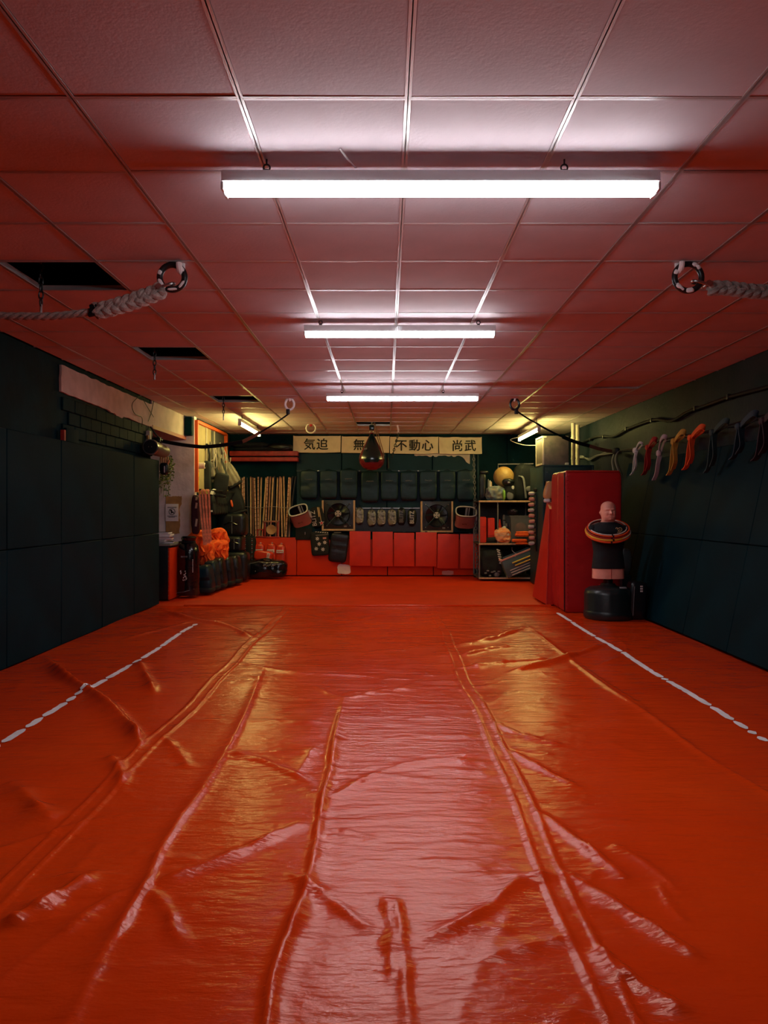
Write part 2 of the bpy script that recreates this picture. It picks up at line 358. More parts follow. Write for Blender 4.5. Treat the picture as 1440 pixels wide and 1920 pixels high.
# rough blockwork band under the plaster: separate bricks
for r in range(3):
    for k in range(10):
        yy = 7.55+k*.29+(r % 2)*.145; zz = 2.02+r*.132
        MB().rbox((XL-.014+random.uniform(-.002, .002), yy+.14, zz+.066), (.03, .285, .128), .006, seg=1).build('brick', M_tealwall, wl)
bm1 = MB().bb((XL-.3, 10.42, 2.45), (XL, 12.15, 3.12)).build('trim_1', M_plaster, kind='structure', label='plastered beam over the recess')
MB().bb((XL-.31, 10.42, 2.40), (XL+.012, 12.15, 2.45)).build('soffit_board', M_soffit, bm1)
MB().bb((-4.6, 12.15, -.02), (-3.06, 12.3, 3.12)).build('wall_recess_back', M_whitewall, kind='structure')
MB().bb((-4.6, 10.3, -.02), (-4.45, 12.15, 3.12)).build('wall_recess_left', M_tealwall, kind='structure')
MB().bb((-4.45, 10.3, -.02), (XL-.3, 10.42, 3.12)).build('wall_recess_front', M_tealwall, kind='structure')
MB().bb((-4.45, 10.42, 2.45), (XL-.3, 12.15, 2.5)).build('ceiling_recess', M_tealwall, kind='structure')
MB().bb((-3.22, 12.3, -.02), (-3.08, YB, 3.12)).build('wall_left_rear', M_tealwall, kind='structure')
MB().rbox((-3.13, 12.1, 2.61), (.12, .1, .30), .02).build('trim_2', M_tealwall, kind='structure')
# right wall with leaning mats
wr = MB().bb((XR, YF, -.02), (XR+.2, YB, 3.12)).build('wall_right', M_conc, kind='structure')
mr = {}
y0 = 10.85
leanR = math.atan2(.40, 1.93)
while y0 > -1.6:
    for i, (t0, t1) in enumerate(((0, .985), (.99, 1.975))):
        tm = (t0+t1)/2; X = 3.05+math.sin(leanR)*tm+.028; Z = math.cos(leanR)*tm
        if i not in mr: mr[i] = MB().rbox((0, 0, 0), (.05, .995, t1-t0), .006, seg=1).build('wall_mat', M_teal, wr); o = mr[i]
        else: o = share(mr[i], (0, 0, 0), wr)
        o.location = (X, y0-.5, Z+.01); o.rotation_euler = (0, leanR, random.uniform(-.004, .004))
    y0 -= 1.0
# back wall
wb = MB().bb((-4.6, YB, -.02), (3.8, YB+.2, 3.12)).build('wall_back', M_tealwall, kind='structure')
for a, b in ((556, 640), (641, 725), (726, 810), (811, 893)):
    p, q = at(a, 852, 15.07), at(b, 1000, 15.07)
    MB().rbox(((p.x+q.x)/2, 15.075, (p.z+q.z)/2+.02), (q.x-p.x-.006, .05, p.z-q.z), .006, seg=1).build('wall_panel', M_tealpanel, wb)
for a, b in ((896, 950), (951, 1004), (1005, 1060)):
    p, q = at(a, 822, 15.08), at(b, 1000, 15.08)
    MB().rbox(((p.x+q.x)/2, 15.08, 1.65), (q.x-p.x-.006, .04, 2.2), .006, seg=1).build('wall_panel', M_tealwall, wb)
for a, b, t in ((474, 556, 1008), (556.5, 640, 1012), (641, 726, 1012), (727, 812, 1012), (813, 897, 1012)):
    p, q = at(a, t, 14.9), at(b, 1070, 14.9)
    MB().rbox(((p.x+q.x)/2, 14.99, p.z/2), (q.x-p.x-.004, .2, p.z), .012, seg=2).build('wall_mat', M_mat, wb)
# scuffed bare patches and torn paint on the low wall
def patch(px0, py0, px1, py1, Y, seed, m, name, n=22):
    c = at((px0+px1)/2, (py0+py1)/2, Y); a = at(px0, py0, Y); b = at(px1, py1, Y); hx, hz = (b.x-a.x)/2, (a.z-b.z)/2; out = []
    for i in range(n):
        t = 2*PI*i/n; k = 1/max(abs(math.cos(t)), abs(math.sin(t))); k = min(k, 1.25)*(1+.16*noise.noise((math.cos(t)*3, math.sin(t)*3, seed)))
        out.append((hx*k*math.cos(t), hz*k*math.sin(t)))
    return MB().prism(out, -.004, .004, c=c).build(name, m, wb)
patch(633, 1058, 657, 1076, 14.884, 1, M_whitewall, 'bare_patch')
patch(829, 1070, 850, 1078, 14.884, 5, M_pink, 'bare_patch')
MB().sheet(lambda u, v: at(777+u*104, 850+v*(4+7*abs(noise.noise((u*9, 0, 2)))+16*max(0, u-.85)/.15), 15.03), 30, 2, (0, .006, 0)).build('torn_paper', M_plaster, wb)

# ================================================================== FLOOR TARP (height field)
def tarp():
    ny, nx = 760, 560
    ys = -1.2+ (np.exp(np.linspace(0, 1, ny)*math.log(1+11.4/1.0))-1)*1.0
    tt = np.linspace(-1, 1, nx); xs_unit = tt
    X0, X1 = -3.10, 3.03
    xs = np.linspace(X0, X1, nx)
    X, Y = np.meshgrid(xs, ys); Z = np.zeros_like(X)
    rng = np.random.default_rng(3)
    def ridge(pts, wdt, h, asym=0.0, world=False):
        nonlocal Z
        P = [p if world else flo(*p) for p in pts]
        # resample smoothly (Catmull-Rom)
        Q = []
        for i in range(len(P)-1):
            p0, p1, p2, p3 = [np.array(P[min(max(k, 0), len(P)-1)]) for k in (i-1, i, i+1, i+2)]
            for t in np.linspace(0, 1, 5, endpoint=False):
                Q.append(.5*((2*p1)+(-p0+p2)*t+(2*p0-5*p1+4*p2-p3)*t*t+(-p0+3*p1-3*p2+p3)*t**3))
        Q.append(np.array(P[-1])); Q = np.array(Q)
        lo, hi = Q.min(0)-wdt*3.5, Q.max(0)+wdt*3.5
        r0, r1 = np.searchsorted(ys, lo[1]), np.searchsorted(ys, hi[1]); c0, c1 = np.searchsorted(xs, lo[0]), np.searchsorted(xs, hi[0])
        if r1 <= r0 or c1 <= c0: return
        x, y = X[r0:r1, c0:c1], Y[r0:r1, c0:c1]; best = np.full(x.shape, 1e9); par = np.zeros(x.shape); sg = np.zeros(x.shape); n = len(Q)-1
        for i in range(n):
            a, b = Q[i], Q[i+1]; d = b-a; L2 = d@d+1e-12
            t = np.clip(((x-a[0])*d[0]+(y-a[1])*d[1])/L2, 0, 1)
            ex, ey = x-(a[0]+t*d[0]), y-(a[1]+t*d[1]); dd = np.hypot(ex, ey); m = dd < best
            best = np.where(m, dd, best); par = np.where(m, (i+t)/n, par); sg = np.where(m, np.sign(ex*d[1]-ey*d[0]), sg)
        fade = np.clip(np.minimum(par, 1-par)*5+.12, 0, 1)
        sd = (abs(pts[0][0])*.37+len(pts)*1.3) % 6.28
        am = .72+.28*np.sin(par*15+sd)*np.sin(par*6.7+2*sd)
        ww = wdt*(1+asym*sg)*(1+.25*np.sin(par*11+sd)); db = best+.006*np.sin(x*31+sd)*np.sin(y*27)
        Z[r0:r1, c0:c1] += h*fade*am*(.75*np.exp(-(np.abs(db)/(ww*.8))**1.25)+.25*np.exp(-(best/(ww*1.5))**2))
    # welded seams: flat band with slightly raised edges
    for xs_, lim in ((-1.296, 10.1), (0.603, 9.9)):
        wv = .012*np.sin(Y*1.7+xs_)+.008*np.sin(Y*4.1)
        d = np.abs(X-xs_-wv)
        Z += .007*np.exp(-((d-.04)/.009)**2) + .003*(d < .04)
    ridge([(985, 1170), (1065, 1232), (1140, 1290), (1220, 1345), (1320, 1415), (1440, 1490), (1560, 1580)], .022, .014)
    ridge([(985, 1170), (1065, 1228), (1140, 1283), (1220, 1337)], .014, .008)
    R = ridge
    R([(500, 1240), (460, 1340), (425, 1407), (370, 1495), (345, 1530), (300, 1605), (280, 1655), (230, 1740), (190, 1805), (140, 1910), (100, 2000)], .026, .022, .3)
    R([(645, 1310), (627, 1390), (620, 1440), (605, 1495), (600, 1530), (580, 1650), (555, 1730), (515, 1830), (500, 1920), (490, 2000)], .020, .036, -.35)
    F_ = [([(85, 1230), (115, 1265), (160, 1295), (220, 1340), (255, 1380), (262, 1405)], .048, .085, .4),
      ([(260, 1240), (275, 1270), (290, 1305)], .04, .045, 0), ([(280, 1665), (400, 1625), (480, 1588), (565, 1548)], .035, .034, .3),
      ([(270, 1668), (305, 1700), (322, 1730), (325, 1752), (362, 1788)], .022, .02, .2), ([(540, 1645), (620, 1700), (700, 1760)], .028, .02, -.2),
      ([(742, 1690), (755, 1780), (768, 1960)], .022, .018, .2), ([(722, 1690), (733, 1760), (735, 1850)], .018, .014, 0),
      ([(1005, 1522), (1090, 1588), (1185, 1667)], .030, .030, .3), ([(1055, 1640), (1200, 1732), (1325, 1808)], .030, .032, .3),
      ([(1120, 1780), (1180, 1838), (1320, 1915)], .036, .034, .3), ([(760, 1535), (870, 1538), (980, 1541)], .014, .008, 0),
      ([(770, 1788), (900, 1722), (975, 1662), (1040, 1658)], .032, .024, -.2), ([(900, 1812), (1000, 1782), (1085, 1762)], .03, .018, 0),
      ([(600, 1512), (700, 1455), (800, 1428), (900, 1428)], .028, .018, 0), ([(925, 1355), (980, 1380), (1060, 1400)], .03, .018, .2),
      ([(950, 1405), (1010, 1440), (1095, 1482)], .03, .022, .2), ([(430, 1410), (500, 1428), (590, 1470)], .026, .020, .2),
      ([(430, 1410), (520, 1409), (622, 1411)], .02, .010, 0), ([(345, 1350), (490, 1353), (622, 1357)], .026, .012, 0),
      ([(455, 1245), (525, 1260), (600, 1266), (715, 1266)], .03, .018, 0), ([(300, 1140), (350, 1160), (430, 1176), (475, 1200)], .045, .05, 0),
      ([(850, 1215), (925, 1197), (985, 1175)], .045, .045, 0), ([(860, 1232), (925, 1215), (960, 1212)], .035, .035, 0), ([(870, 1252), (945, 1240), (1040, 1235)], .035, .035, 0),
      ([(950, 1260), (1065, 1232), (1135, 1208)], .04, .05, 0), ([(590, 1285), (645, 1312), (720, 1294), (800, 1290)], .03, .016, 0),
      ([(0, 1750), (85, 1702), (190, 1638)], .05, .05, 0), ([(120, 1762), (180, 1706), (250, 1672)], .03, .016, 0),
      ([(390, 1620), (300, 1612), (240, 1600)], .03, .01, 0), ([(760, 1350), (830, 1345), (900, 1348)], .03, .008, 0), ([(700, 1390), (800, 1382), (905, 1382)], .03, .008, 0),
      ([(720, 1270), (800, 1275), (870, 1275)], .04, .01, 0), ([(1150, 1590), (1165, 1600), (1230, 1640), (1290, 1700)], .03, .014, 0), ([(1235, 1660), (1260, 1710), (1300, 1745)], .02, .012, 0),
      ([(205, 1420), (225, 1450), (230, 1480)], .04, .04, 0), ([(20, 1470), (60, 1510), (100, 1540)], .06, .05, 0), ([(560, 1150), (640, 1165), (720, 1150)], .05, .012, 0),
      ([(230, 1200), (310, 1180), (360, 1165)], .04, .016, 0), ([(1160, 1200), (1175, 1225), (1110, 1250)], .03, .012, 0), ([(305, 1380), (340, 1420), (355, 1440)], .03, .018, 0)]
    for pts, a, h, s_ in F_: R(pts, a*.85, h*.9, s_)
    # many small crosswise creases beside the seams
    for k in range(90):
        side = rng.choice([-1.28, -.9, .63, .62, .25, -.25]); y = rng.uniform(2.2, 9.3); L = rng.uniform(.12, .5)*rng.choice([-1, 1]) if abs(side) < .5 else rng.uniform(.12, .55)*(1 if side in (-1.28, .63) else -1)
        R([(side, y), (side+L*.5, y+rng.uniform(-.04, .04)), (side+L, y+rng.uniform(-.10, .10))], rng.uniform(.010, .022), rng.uniform(.003, .009), 0, True)
    for k in range(46):
        x, y, a, L = rng.uniform(-2.8, 2.8), rng.uniform(1.2, 9.5), rng.uniform(0, PI), rng.uniform(.2, .8)
        R([(x, y), (x+L*.5*math.cos(a), y+L*.5*math.sin(a)+.03), (x+L*math.cos(a), y+L*math.sin(a))], rng.uniform(.02, .06), rng.uniform(.003, .010), 0, True)
    # gentle undulation
    for k in range(14):
        kx, ky, ph = rng.normal(0, 2.2), rng.normal(0, 2.2), rng.uniform(0, 6.3); Z += .0022*np.sin(kx*X+ky*Y+ph)
    Z *= 1-np.clip((X-1.95)/.12, 0, 1)*np.clip((Y-8.55)/.12, 0, 1)
    edge = np.clip((10.15-Y)/.06, 0, 1); Z = Z*edge; Z += .004
    V = np.stack([X, Y, Z], -1).reshape(-1, 3)
    idx = np.arange(ny*nx).reshape(ny, nx)
    q = np.stack([idx[:-1, :-1], idx[:-1, 1:], idx[1:, 1:], idx[1:, :-1]], -1).reshape(-1, 4)
    me = bpy.data.meshes.new('vinyl_tarp'); me.vertices.add(len(V)); me.vertices.foreach_set('co', V.ravel().astype(np.float32))
    me.loops.add(q.size); me.loops.foreach_set('vertex_index', q.ravel().astype(np.int32))
    me.polygons.add(len(q)); me.polygons.foreach_set('loop_start', np.arange(0, q.size, 4, dtype=np.int32)); me.polygons.foreach_set('loop_total', np.full(len(q), 4, dtype=np.int32))
    me.polygons.foreach_set('use_smooth', np.ones(len(q), dtype=bool)); me.update(); me.validate()
    me.materials.append(M_tarp)
    ob = bpy.data.objects.new('vinyl_tarp', me); C.objects.link(ob)
    props(ob, 'large wrinkled glossy orange-red vinyl sheet covering the training floor', 'floor cover')
    def zat(x, y):
        i = int(np.clip(np.searchsorted(ys, y), 1, ny-1)); j = int(np.clip(np.searchsorted(xs, x), 1, nx-1)); return float(max(Z[i, j], Z[i-1, j-1], Z[i-1, j], Z[i, j-1]))
    return ob, zat
TARP, zat = tarp()
# worn white tape lines on the tarp, dash by dash
def tapeline(x0, spans, seed):
    rg = random.Random(seed)
    for a, b in spans:
        n = max(3, int((b-a)/.035)); L, Rr = [], []
        for i in range(n+1):
            y = a+(b-a)*i/n; e = .3 if i in (0, n) else 1
            wl_, wr_ = .026*(1-.5*max(0, rg.random()-.6)*1.5)*e, .026*(1-.5*max(0, rg.random()-.6)*1.5)*e
            xc = x0+.006*math.sin(y*2.1); L.append((xc-wl_, y)); Rr.append((xc+wr_, y))
        mb = MB(); vs = [(x, y, zat(x, y)+.004) for x, y in L]+[(x, y, zat(x, y)+.004) for x, y in Rr]
        mb.add(vs, [(i, i+1, i+n+2, i+n+1) for i in range(n)]).build('tape_piece', M_wtape, TARP)
tapeline(-2.135, [(3.2, 3.6), (3.66, 3.95), (4.0, 4.2), (4.24, 4.5), (4.53, 4.74), (4.76, 5.1), (5.12, 5.24), (5.27, 5.34), (5.36, 5.82), (5.84, 6.38), (6.42, 6.62), (6.65, 7.2), (7.22, 7.93), (7.95, 8.42), (8.45, 8.6)], 1)
tapeline(2.13, [(3.3, 3.7), (3.8, 4.05), (4.08, 4.22), (4.27, 4.36), (4.40, 4.47), (4.5, 4.66), (4.68, 4.98), (5.0, 5.76), (5.78, 5.86), (5.88, 6.9), (6.93, 7.74), (7.77, 8.75), (8.78, 9.5)], 2)
# raised hem where the tarp ends at the rear mats
MB().tube([(x*.1-2.7, 10.17+.012*math.sin(x*.7), .012) for x in range(0, 50)], .012, 6).build('hem', M_tarp, TARP)

# ================================================================== CEILING LIGHTS
def lamp(x0, x1, Y, zt, zb, hooks, label, cable=None, w=.11, fr=.4):
    xm = (x0+x1)/2; t = thing('ceiling_light', label, 'light', (xm, Y, zt), 'white batten lights in a row')
    zm = zb+(zt-zb)*fr
    MB().rbox((xm, Y, (zt+zm)/2), (x1-x0, w*.95, zt-zm), .006).bb((x0, Y-w*.475-.001, zm+.003), (x1, Y+w*.475+.001, zm+.006)).build('housing', M_house, t)
    n = 8; out = [(-w/2+.004, 0)]+[((w/2-.004)*math.cos(PI+PI*i/n), (zm-zb)*.6*math.sin(PI+PI*i/n)-(zm-zb)*.4) for i in range(n+1)]+[(w/2-.004, 0)]
    vs = [(x, Y+a, zm-.003+b) for x in (x0+.012, x1-.012) for a, b in out]; k = len(out)
    MB().add(vs, [tuple(range(k)), tuple(range(2*k-1, k-1, -1))]+[(i, i+k, (i+1) % k+k, (i+1) % k) for i in range(k)]).build('diffuser', M_lamp, t)
    for xe in (x0+.005, x1-.005): MB().rbox((xe, Y, (zm+zb)/2), (.012, w*.96, zm-zb), .004).build('end_cap', M_white, t)
    for xh in hooks:
        q = MB(); q.tube([(xh, Y, zt-.002), (xh, Y, zt+.02)], .012, 8); q.torus((xh, Y, zt+.03), .014, .004, n=12, m=5); q.tube([(xh, Y, zt+.04), (xh, Y, CEIL+.002)], .004, 6); q.build('hook', M_iron, t)
    if cable: MB().tube(cable, .004, 6).build('cable', M_house, t)
    return t
x3 = lambda a, Y: (a-724)/F*Y
lamp(x3(419, 3.2), x3(1231, 3.2), 3.2, 2.71, 2.628, [x3(500, 3.2), x3(1058, 3.2)], 'nearest and largest white batten ceiling light', [(x3(640, 3.2), 3.1, CEIL), (x3(655, 3.2), 3.14, CEIL-.03), (x3(668, 3.2), 3.17, 2.724)])
lamp(x3(571, 5.95), x3(928, 5.95), 5.95, 2.73, 2.647, [x3(601, 5.95), x3(897, 5.95)], 'middle white batten ceiling light with a looped grey wire',
     [at(744, 588, 6.0), at(741, 598, 5.9), at(742, 606, 5.88), at(748, 612, 5.88), at(748, 625, 5.88), at(743, 627, 5.88), at(742, 615, 5.88), at(747, 610, 5.88)])
lamp(x3(612, 9.0), x3(897, 9.0), 9.0, 2.662, 2.582, [x3(641, 9.0), x3(831, 9.0)], 'farthest of the three white batten ceiling lights in line', w=.1, fr=.5)
def sidelamp(X, ya, yb, z, side, label):
    t = thing('side_light', label, 'light', (X, (ya+yb)/2, z), 'battens along the rear corners')
    MB().rbox((X, (ya+yb)/2, z+.03), (.05, yb-ya, .05), .006).build('housing', M_house, t)
    MB().tube([(X, ya+.05, z-.025), (X, yb-.05, z-.025)], .022, 12).build('tube', M_lampy, t)
    for y in (ya+.02, yb-.02): MB().rbox((X, y, z-.025), (.05, .045, .06), .006).build('lamp_holder', M_white, t)
    for y in (ya+.2, yb-.2): MB().tube([(X, y, z+.055), (X, y, CEIL+.002)], .006, 6).build('hanger', M_iron, t)
sidelamp(-2.27, 11.8, 13.65, 2.645, -1, 'slim yellowish batten light over the rear left gear corner')
sidelamp(2.46, 12.25, 14.1, 2.60, 1, 'slim batten light with yellow glow over the rear right shelves')

# ================================================================== RINGS, ROPES, STRAPS, CHAINS
def iron_ring(c, Ra, r, label, cs, group=None, hook=True, material=M_iron, yaw=0):
    t = thing('ceiling_ring', label, 'ring', (c[0], c[1], c[2]+Ra), group); Rm = rot('Z', yaw)
    MB().torus(c, Ra, r, Rm, 36, 10).build('ring', material, t)
    top = Vector(c)+Vector((cs*.05, 0, Ra))
    if hook:
        MB().tube(arc(top+Vector((0, 0, -.005)), r*2.1, -PI*1.05, PI*.05, 12, Rm@Vector((0, 1, 0)), (0, 0, 1))+[top+Rm@Vector((0, r*2.1, .06))], r*.95, 8).build('hook', M_wtape, t, label='white-taped hook')
    # chipped paint flecks
    for k in range(7):
        a = random.uniform(0, 2*PI); p = Vector(c)+Rm@Vector((Ra*math.cos(a), -r*.8, Ra*math.sin(a)))
        MB().soft(p, (.020*(.6+random.random()), .012, .042*(.6+random.random())), 2.6, 3, R=rot('Z', yaw) @ rot('Y', -math.degrees(a)), amp=.006, fr=60, seed=k).build('paint_chip', M_wtape, t)
    return t
RY = 4.53
iron_ring(at(323, 520, RY), .074, .0185, 'chipped black iron ring hung from the ceiling at left, holding a rope', 1)
iron_ring(at(1290, 520, RY), .080, .0175, 'chipped black iron ring hung from the ceiling at right, holding a rope', -1)
def catmull(P, n=10):
    P = [Vector(p) for p in P]; out = []
    for i in range(len(P)-1):
        a, b, c, d = [P[min(max(k, 0), len(P)-1)] for k in (i-1, i, i+1, i+2)]
        for j in range(n):
            t = j/n; out.append(.5*((2*b)+(-a+c)*t+(2*a-5*b+4*c-d)*t*t+(-a+3*b-3*c+d)*t**3))
    return out+[P[-1]]
def twisted(path, rad, pitch, strands=3, ph=0, braid=False):
    """strand meshes following a path; rad may be a function of arc length"""
    L = [0]
    for i in range(1, len(path)): L.append(L[-1]+(path[i]-path[i-1]).length)
    res = []
    for s_ in range(strands):
        pts, rs = [], []
        for i, p in enumerate(path):
            T = (path[min(i+1, len(path)-1)]-path[max(i-1, 0)]).normalized(); U = T.cross(Vector((0, 1, 0))).normalized(); V = U.cross(T)
            R_ = rad(L[i]) if callable(rad) else rad
            a = 2*PI*(L[i]/pitch+s_/strands)+ph
            if braid: off = U*R_*.62*math.sin(a)+V*R_*.38*math.sin(2*a)
            else: off = U*R_*.52*math.cos(a)+V*R_*.52*math.sin(a)
            pts.append(p+off); rs.append(R_*.52)
        res.append((pts, rs))
    return res
def rope(label, ctrl, splice_len, rads, mt, shackle, tape=True, name='rope'):
    path = catmull(ctrl, 22); t = thing(name, label, 'rope', ctrl[0])
    L = 0; cut = len(path)-1
    for i in range(1, len(path)):
        L += (path[i]-path[i-1]).length
        if L > splice_len: cut = i; break
    for pts, rs in twisted(path[:cut+1], rads[0], .15, 3, braid=True): MB().tube(pts, rs, 7).build('splice_strand', mt, t)
    for pts, rs in twisted(path[:cut+1], rads[0]*.9, .21, 3, ph=1): MB().tube(pts, [r*.8 for r in rs], 7).build('splice_strand', mt, t)
    if cut < len(path)-2:
        for pts, rs in twisted(path[cut-2:], rads[1], .16, 3): MB().tube(pts, rs, 7).build('strand', mt, t)
    if tape:
        p = path[cut]; T = (path[cut+1]-p).normalized()
        for k in range(3):
            c = p+Vector((-.004*k, -.02, .024-.024*k)); MB().tube([c-T*.02, c+T*.02], [.013, .014], 8).build('end_tape', M_cable, t)
    a, d = shackle; a = Vector(a); d = Vector(d).normalized(); U = Vector((0, 1, 0))
    pts = arc(a, .026, -PI*.5, PI*.5, 10, -d, U); pts = [a+d*.055+U*-.026]+pts+[a+d*.055+U*.026]
    MB().tube(pts, .0095, 8).build('shackle', M_steel, t)
    MB().tube([a+d*.055+U*-.05, a+d*.055+U*.042], .010, 8).tube([a+d*.055+U*-.05, a+d*.055+U*-.058], .017, 8).build('shackle_pin', M_steel, t)
    return t
rope('thick spliced hemp rope sagging from the left iron ring to the left wall', [at(306, 542, RY), at(282, 553, RY), at(240, 568, RY), at(187, 582, RY), at(110, 592, RY), at(40, 593, RY), at(0, 592, RY), at(-120, 580, RY), at(-285, 545, RY)], .42, (.046, .024), M_rope, (at(319, 535, RY), (-1, 0, -.35)))
rope('thick braided hemp rope from the right iron ring to the right wall', [at(1330, 540, RY), at(1360, 540, RY), at(1400, 545, RY), at(1440, 548, RY), at(1530, 555, RY), at(1680, 550, RY), at(1835, 520, RY)], .8, (.040, .025), M_ropeg, (at(1306, 530, RY), (1, 0, -.3)), tape=True)
def strap_ring(cpx, label, pts, seg, tag):
    t = thing('strap_ring', label, 'ring', at(cpx, 748, 10.2)); c = at(cpx, 758, 10.2)
    MB().torus(c, .066, .016, I3, 24, 8, sx=.9, sz=1.1).build('ring', M_wtape if tag < 0 else M_iron, t)
    MB().tube(arc(c+Vector((0, 0, .08)), .03, -PI, 0, 8, (0, 1, 0), (0, 0, 1))+[c+Vector((0, .03, .10))], .014, 6).build('hook', M_wtape, t)
    MB().rbox(c+Vector((tag*.02, -.01, -.10)), (.05, .03, .07), .008).build('buckle', M_iron, t)
    s = thing('strap', seg, 'strap', pts[0][0])
    for k, (a, b, m, wd) in enumerate(zip([p[0] for p in pts[:-1]], [p[0] for p in pts[1:]], [p[1] for p in pts], [p[2] for p in pts])):
        a, b = Vector(a), Vector(b); sag = (b-a).length*.02; P = [a+(b-a)*u-Vector((0, 0, sag*4*u*(1-u))) for u in [i/8 for i in range(9)]]
        MB().ribbon(P, (0, -.4, 1), wd, .012).build('strap_section', m, s)
strap_ring(543, 'whitish taped ring on the ceiling, rear left', [(at(541, 776, 10.2), M_cable, .02), (at(487, 811, 10.4), M_strapw, .045), (at(455, 828, 10.5), M_cable, .05), (at(380, 838, 10.6), M_cable, .05), (at(300, 826, 10.58), M_cable, .05)], 'black and brown tension strap stretched from rear left ring to the left wall', -1)
strap_ring(965, 'dark ring on the ceiling, rear right', [(at(968, 770, 10.2), M_cable, .02), (at(1005, 793, 10.5), M_cable, .025), (at(1055, 819, 10.8), M_cable, .05), (at(1105, 836, 11.1), M_strapw, .05), (at(1158, 848, 11.4), M_cable, .05)], 'black and red-brown tension strap stretched from rear right ring to the right wall', 1)
t = thing('gym_ring', 'small cream gymnastics ring close under the ceiling, left of the banners', 'ring', at(583, 796, 13.3))
MB().torus(at(583, 803, 13.3), .082, .013, I3, 24, 8).build('ring', M_hoopw, t)
MB().rbox(at(583, 796.5, 13.3), (.05, .03, .06), .008).build('mount', M_bred, t)
for px, Ya, ytop, ybot, lab in ((77, 4.9, 490, 588, 'short steel chain hanging from the nearest ceiling opening'), (290, 7.3, 640, 712, 'short steel chain hanging from the second ceiling opening'), (419, 10.3, 735, 788, 'short steel chain hanging from the farthest ceiling opening at left')):
    a, b = at(px, ytop, Ya), at(px, ybot, Ya); a.z = 3.118; t = thing('hanging_chain', lab, 'chain', a)
    for q in chain(None, a, b+Vector((0, 0, .05)), .055, .0055, .014): q.build('link', M_iron, t)
    MB().tube([b+Vector((0, 0, .06)), b], .008, 6).build('carabiner', M_steel, t)
# tear-drop bag
c = at(697, 882, 13.2); t = thing('teardrop_bag', 'maroon and dark teal teardrop punching bag hung under a ceiling opening', 'punching bag', (c.x, c.y, CEIL))
prof = [(.0, 0), (.09, .012), (.16, .05), (.207, .11), (.222, .18), (.212, .25), (.18, .33), (.14, .41), (.10, .49), (.06, .57), (.035, .62), (.03, .65)]
P2 = []
for i in range(len(prof)-1):
    for k in range(3): u = k/3; P2.append((prof[i][0]*(1-u)+prof[i+1][0]*u, prof[i][1]*(1-u)+prof[i+1][1]*u))
P2.append(prof[-1])
MB().lathe(P2, c, 32).build('bag', M_bagred, t)
# dark front panel hugging the bag
def panel(u, v):
    z = .13+v*.5; r = np.interp(z, [p[1] for p in prof], [p[0] for p in prof])+.004; a = -PI/2+(u-.5)*1.9*(1-.15*v) * (0.55+.45*math.sin(min(1, v*2.5)*PI/2))
    return c+Vector((r*math.cos(a), r*math.sin(a), z))
MB().sheet(panel, 14, 14, (0, .004, 0)).build('front_panel', M_bagteal, t)
MB().torus(c+Vector((0, 0, .67)), .03, .008, I3, 12, 6).tube([c+Vector((0, 0, .69)), Vector((c.x, c.y, 3.119))], .014, 8).build('hanging_loop', M_steel, t)
MB().rbox(c+Vector((0, 0, .74)), (.09, .06, .09), .02).build('swivel', M_bagteal, t)
for dx in (.06, .09): MB().tube([c+Vector((dx*.6, -.02, .82)), c+Vector((dx+.03, -.05, .6)), c+Vector((dx+.13, -.06, .25))], .008, 6).build('cord', M_strapw, t)
MB().rbox(c+Vector((-.1, -.175, .36)), (.05, .01, .035), .003, rot('Y', -18) @ rot('X', -25)).build('label_patch', M_gprint, t)
a, b = at(747, 812, 13.2), at(735, 858, 13.2); t = thing('wrapped_chain', 'dark chain with pale top sling hanging right of the teardrop bag', 'chain', at(747, 797, 13.2))
for q in chain(None, a, b, .05, .007, .016): q.build('link', M_iron, t)
MB().ribbon([at(745, 797, 13.2), at(747, 806, 13.2), at(746, 813, 13.2)], (1, 0, 0), .03, .008).build('sling', M_wtape, t)
MB().tube([at(727, 858, 13.2), at(728, 878, 13.2)], .02, 6).build('weight', M_iron, t)

# ================================================================== BACK WALL: BANNERS
def banner(a, b, top, bot, txt, cx, label, seed):
    Y = 14.98; p, q = at(a, top, Y), at(b, bot, Y); t = thing('banner', label, 'banner', (p.x, Y, p.z), 'cloth banners with brush characters')
    W, H = q.x-p.x, p.z-q.z
    def fn(u, v):
        d = sum(.010*math.exp(-((math.atan2(v+.02, (u-sx)*W/H*sg+.02)-an)/.13)**2) for sx, sg in ((0, 1), (1, -1)) for an in (.5, .8, 1.1))
        return (p.x+u*W+.004*math.sin(v*3+seed), Y-d-.008*noise.noise((u*4, v*3, seed)), p.z-v*H-.012*math.sin(u*PI)*v*(1 if seed % 2 else .4)-.006*noise.noise((u*5, 0, seed))*v)
    cl = MB().sheet(fn, 36, 10, (0, .006, 0)).build('cloth', M_ban, t)
    for ch, x in zip(txt, cx):
        co = text(ch, .235, M_ink, at(x, (top+bot)/2+2, Y), 'character', cl, extr=.001, bold=[(0, 0), (.005, .001), (.009, .003), (.003, -.004)])
        for v in co.data.vertices:
            g_ = v.co+Vector((p.x, Y, p.z)); v.co.y += fn((g_.x-p.x)/W, (p.z-g_.z)/H)[1]-Y-.003
    MB().tube([(p.x, Y+.005, p.z), (q.x, Y+.005, p.z)], .008, 6).build('hanging_rod', M_black, t)
banner(549.5, 638.5, 817, 848, '気迫', (580, 604), 'leftmost cream cloth banner with two black brush characters', 1)
banner(640.5, 730, 818, 849, '無心', (673, 697), 'cream cloth banner partly hidden behind the teardrop bag', 2)
banner(731.5, 822, 819, 850, '不動心', (752, 777, 801), 'cream cloth banner with three black brush characters', 3)
banner(823.5, 903.5, 819.5, 851, '尚武', (857, 881), 'rightmost cream cloth banner with two black brush characters', 4)

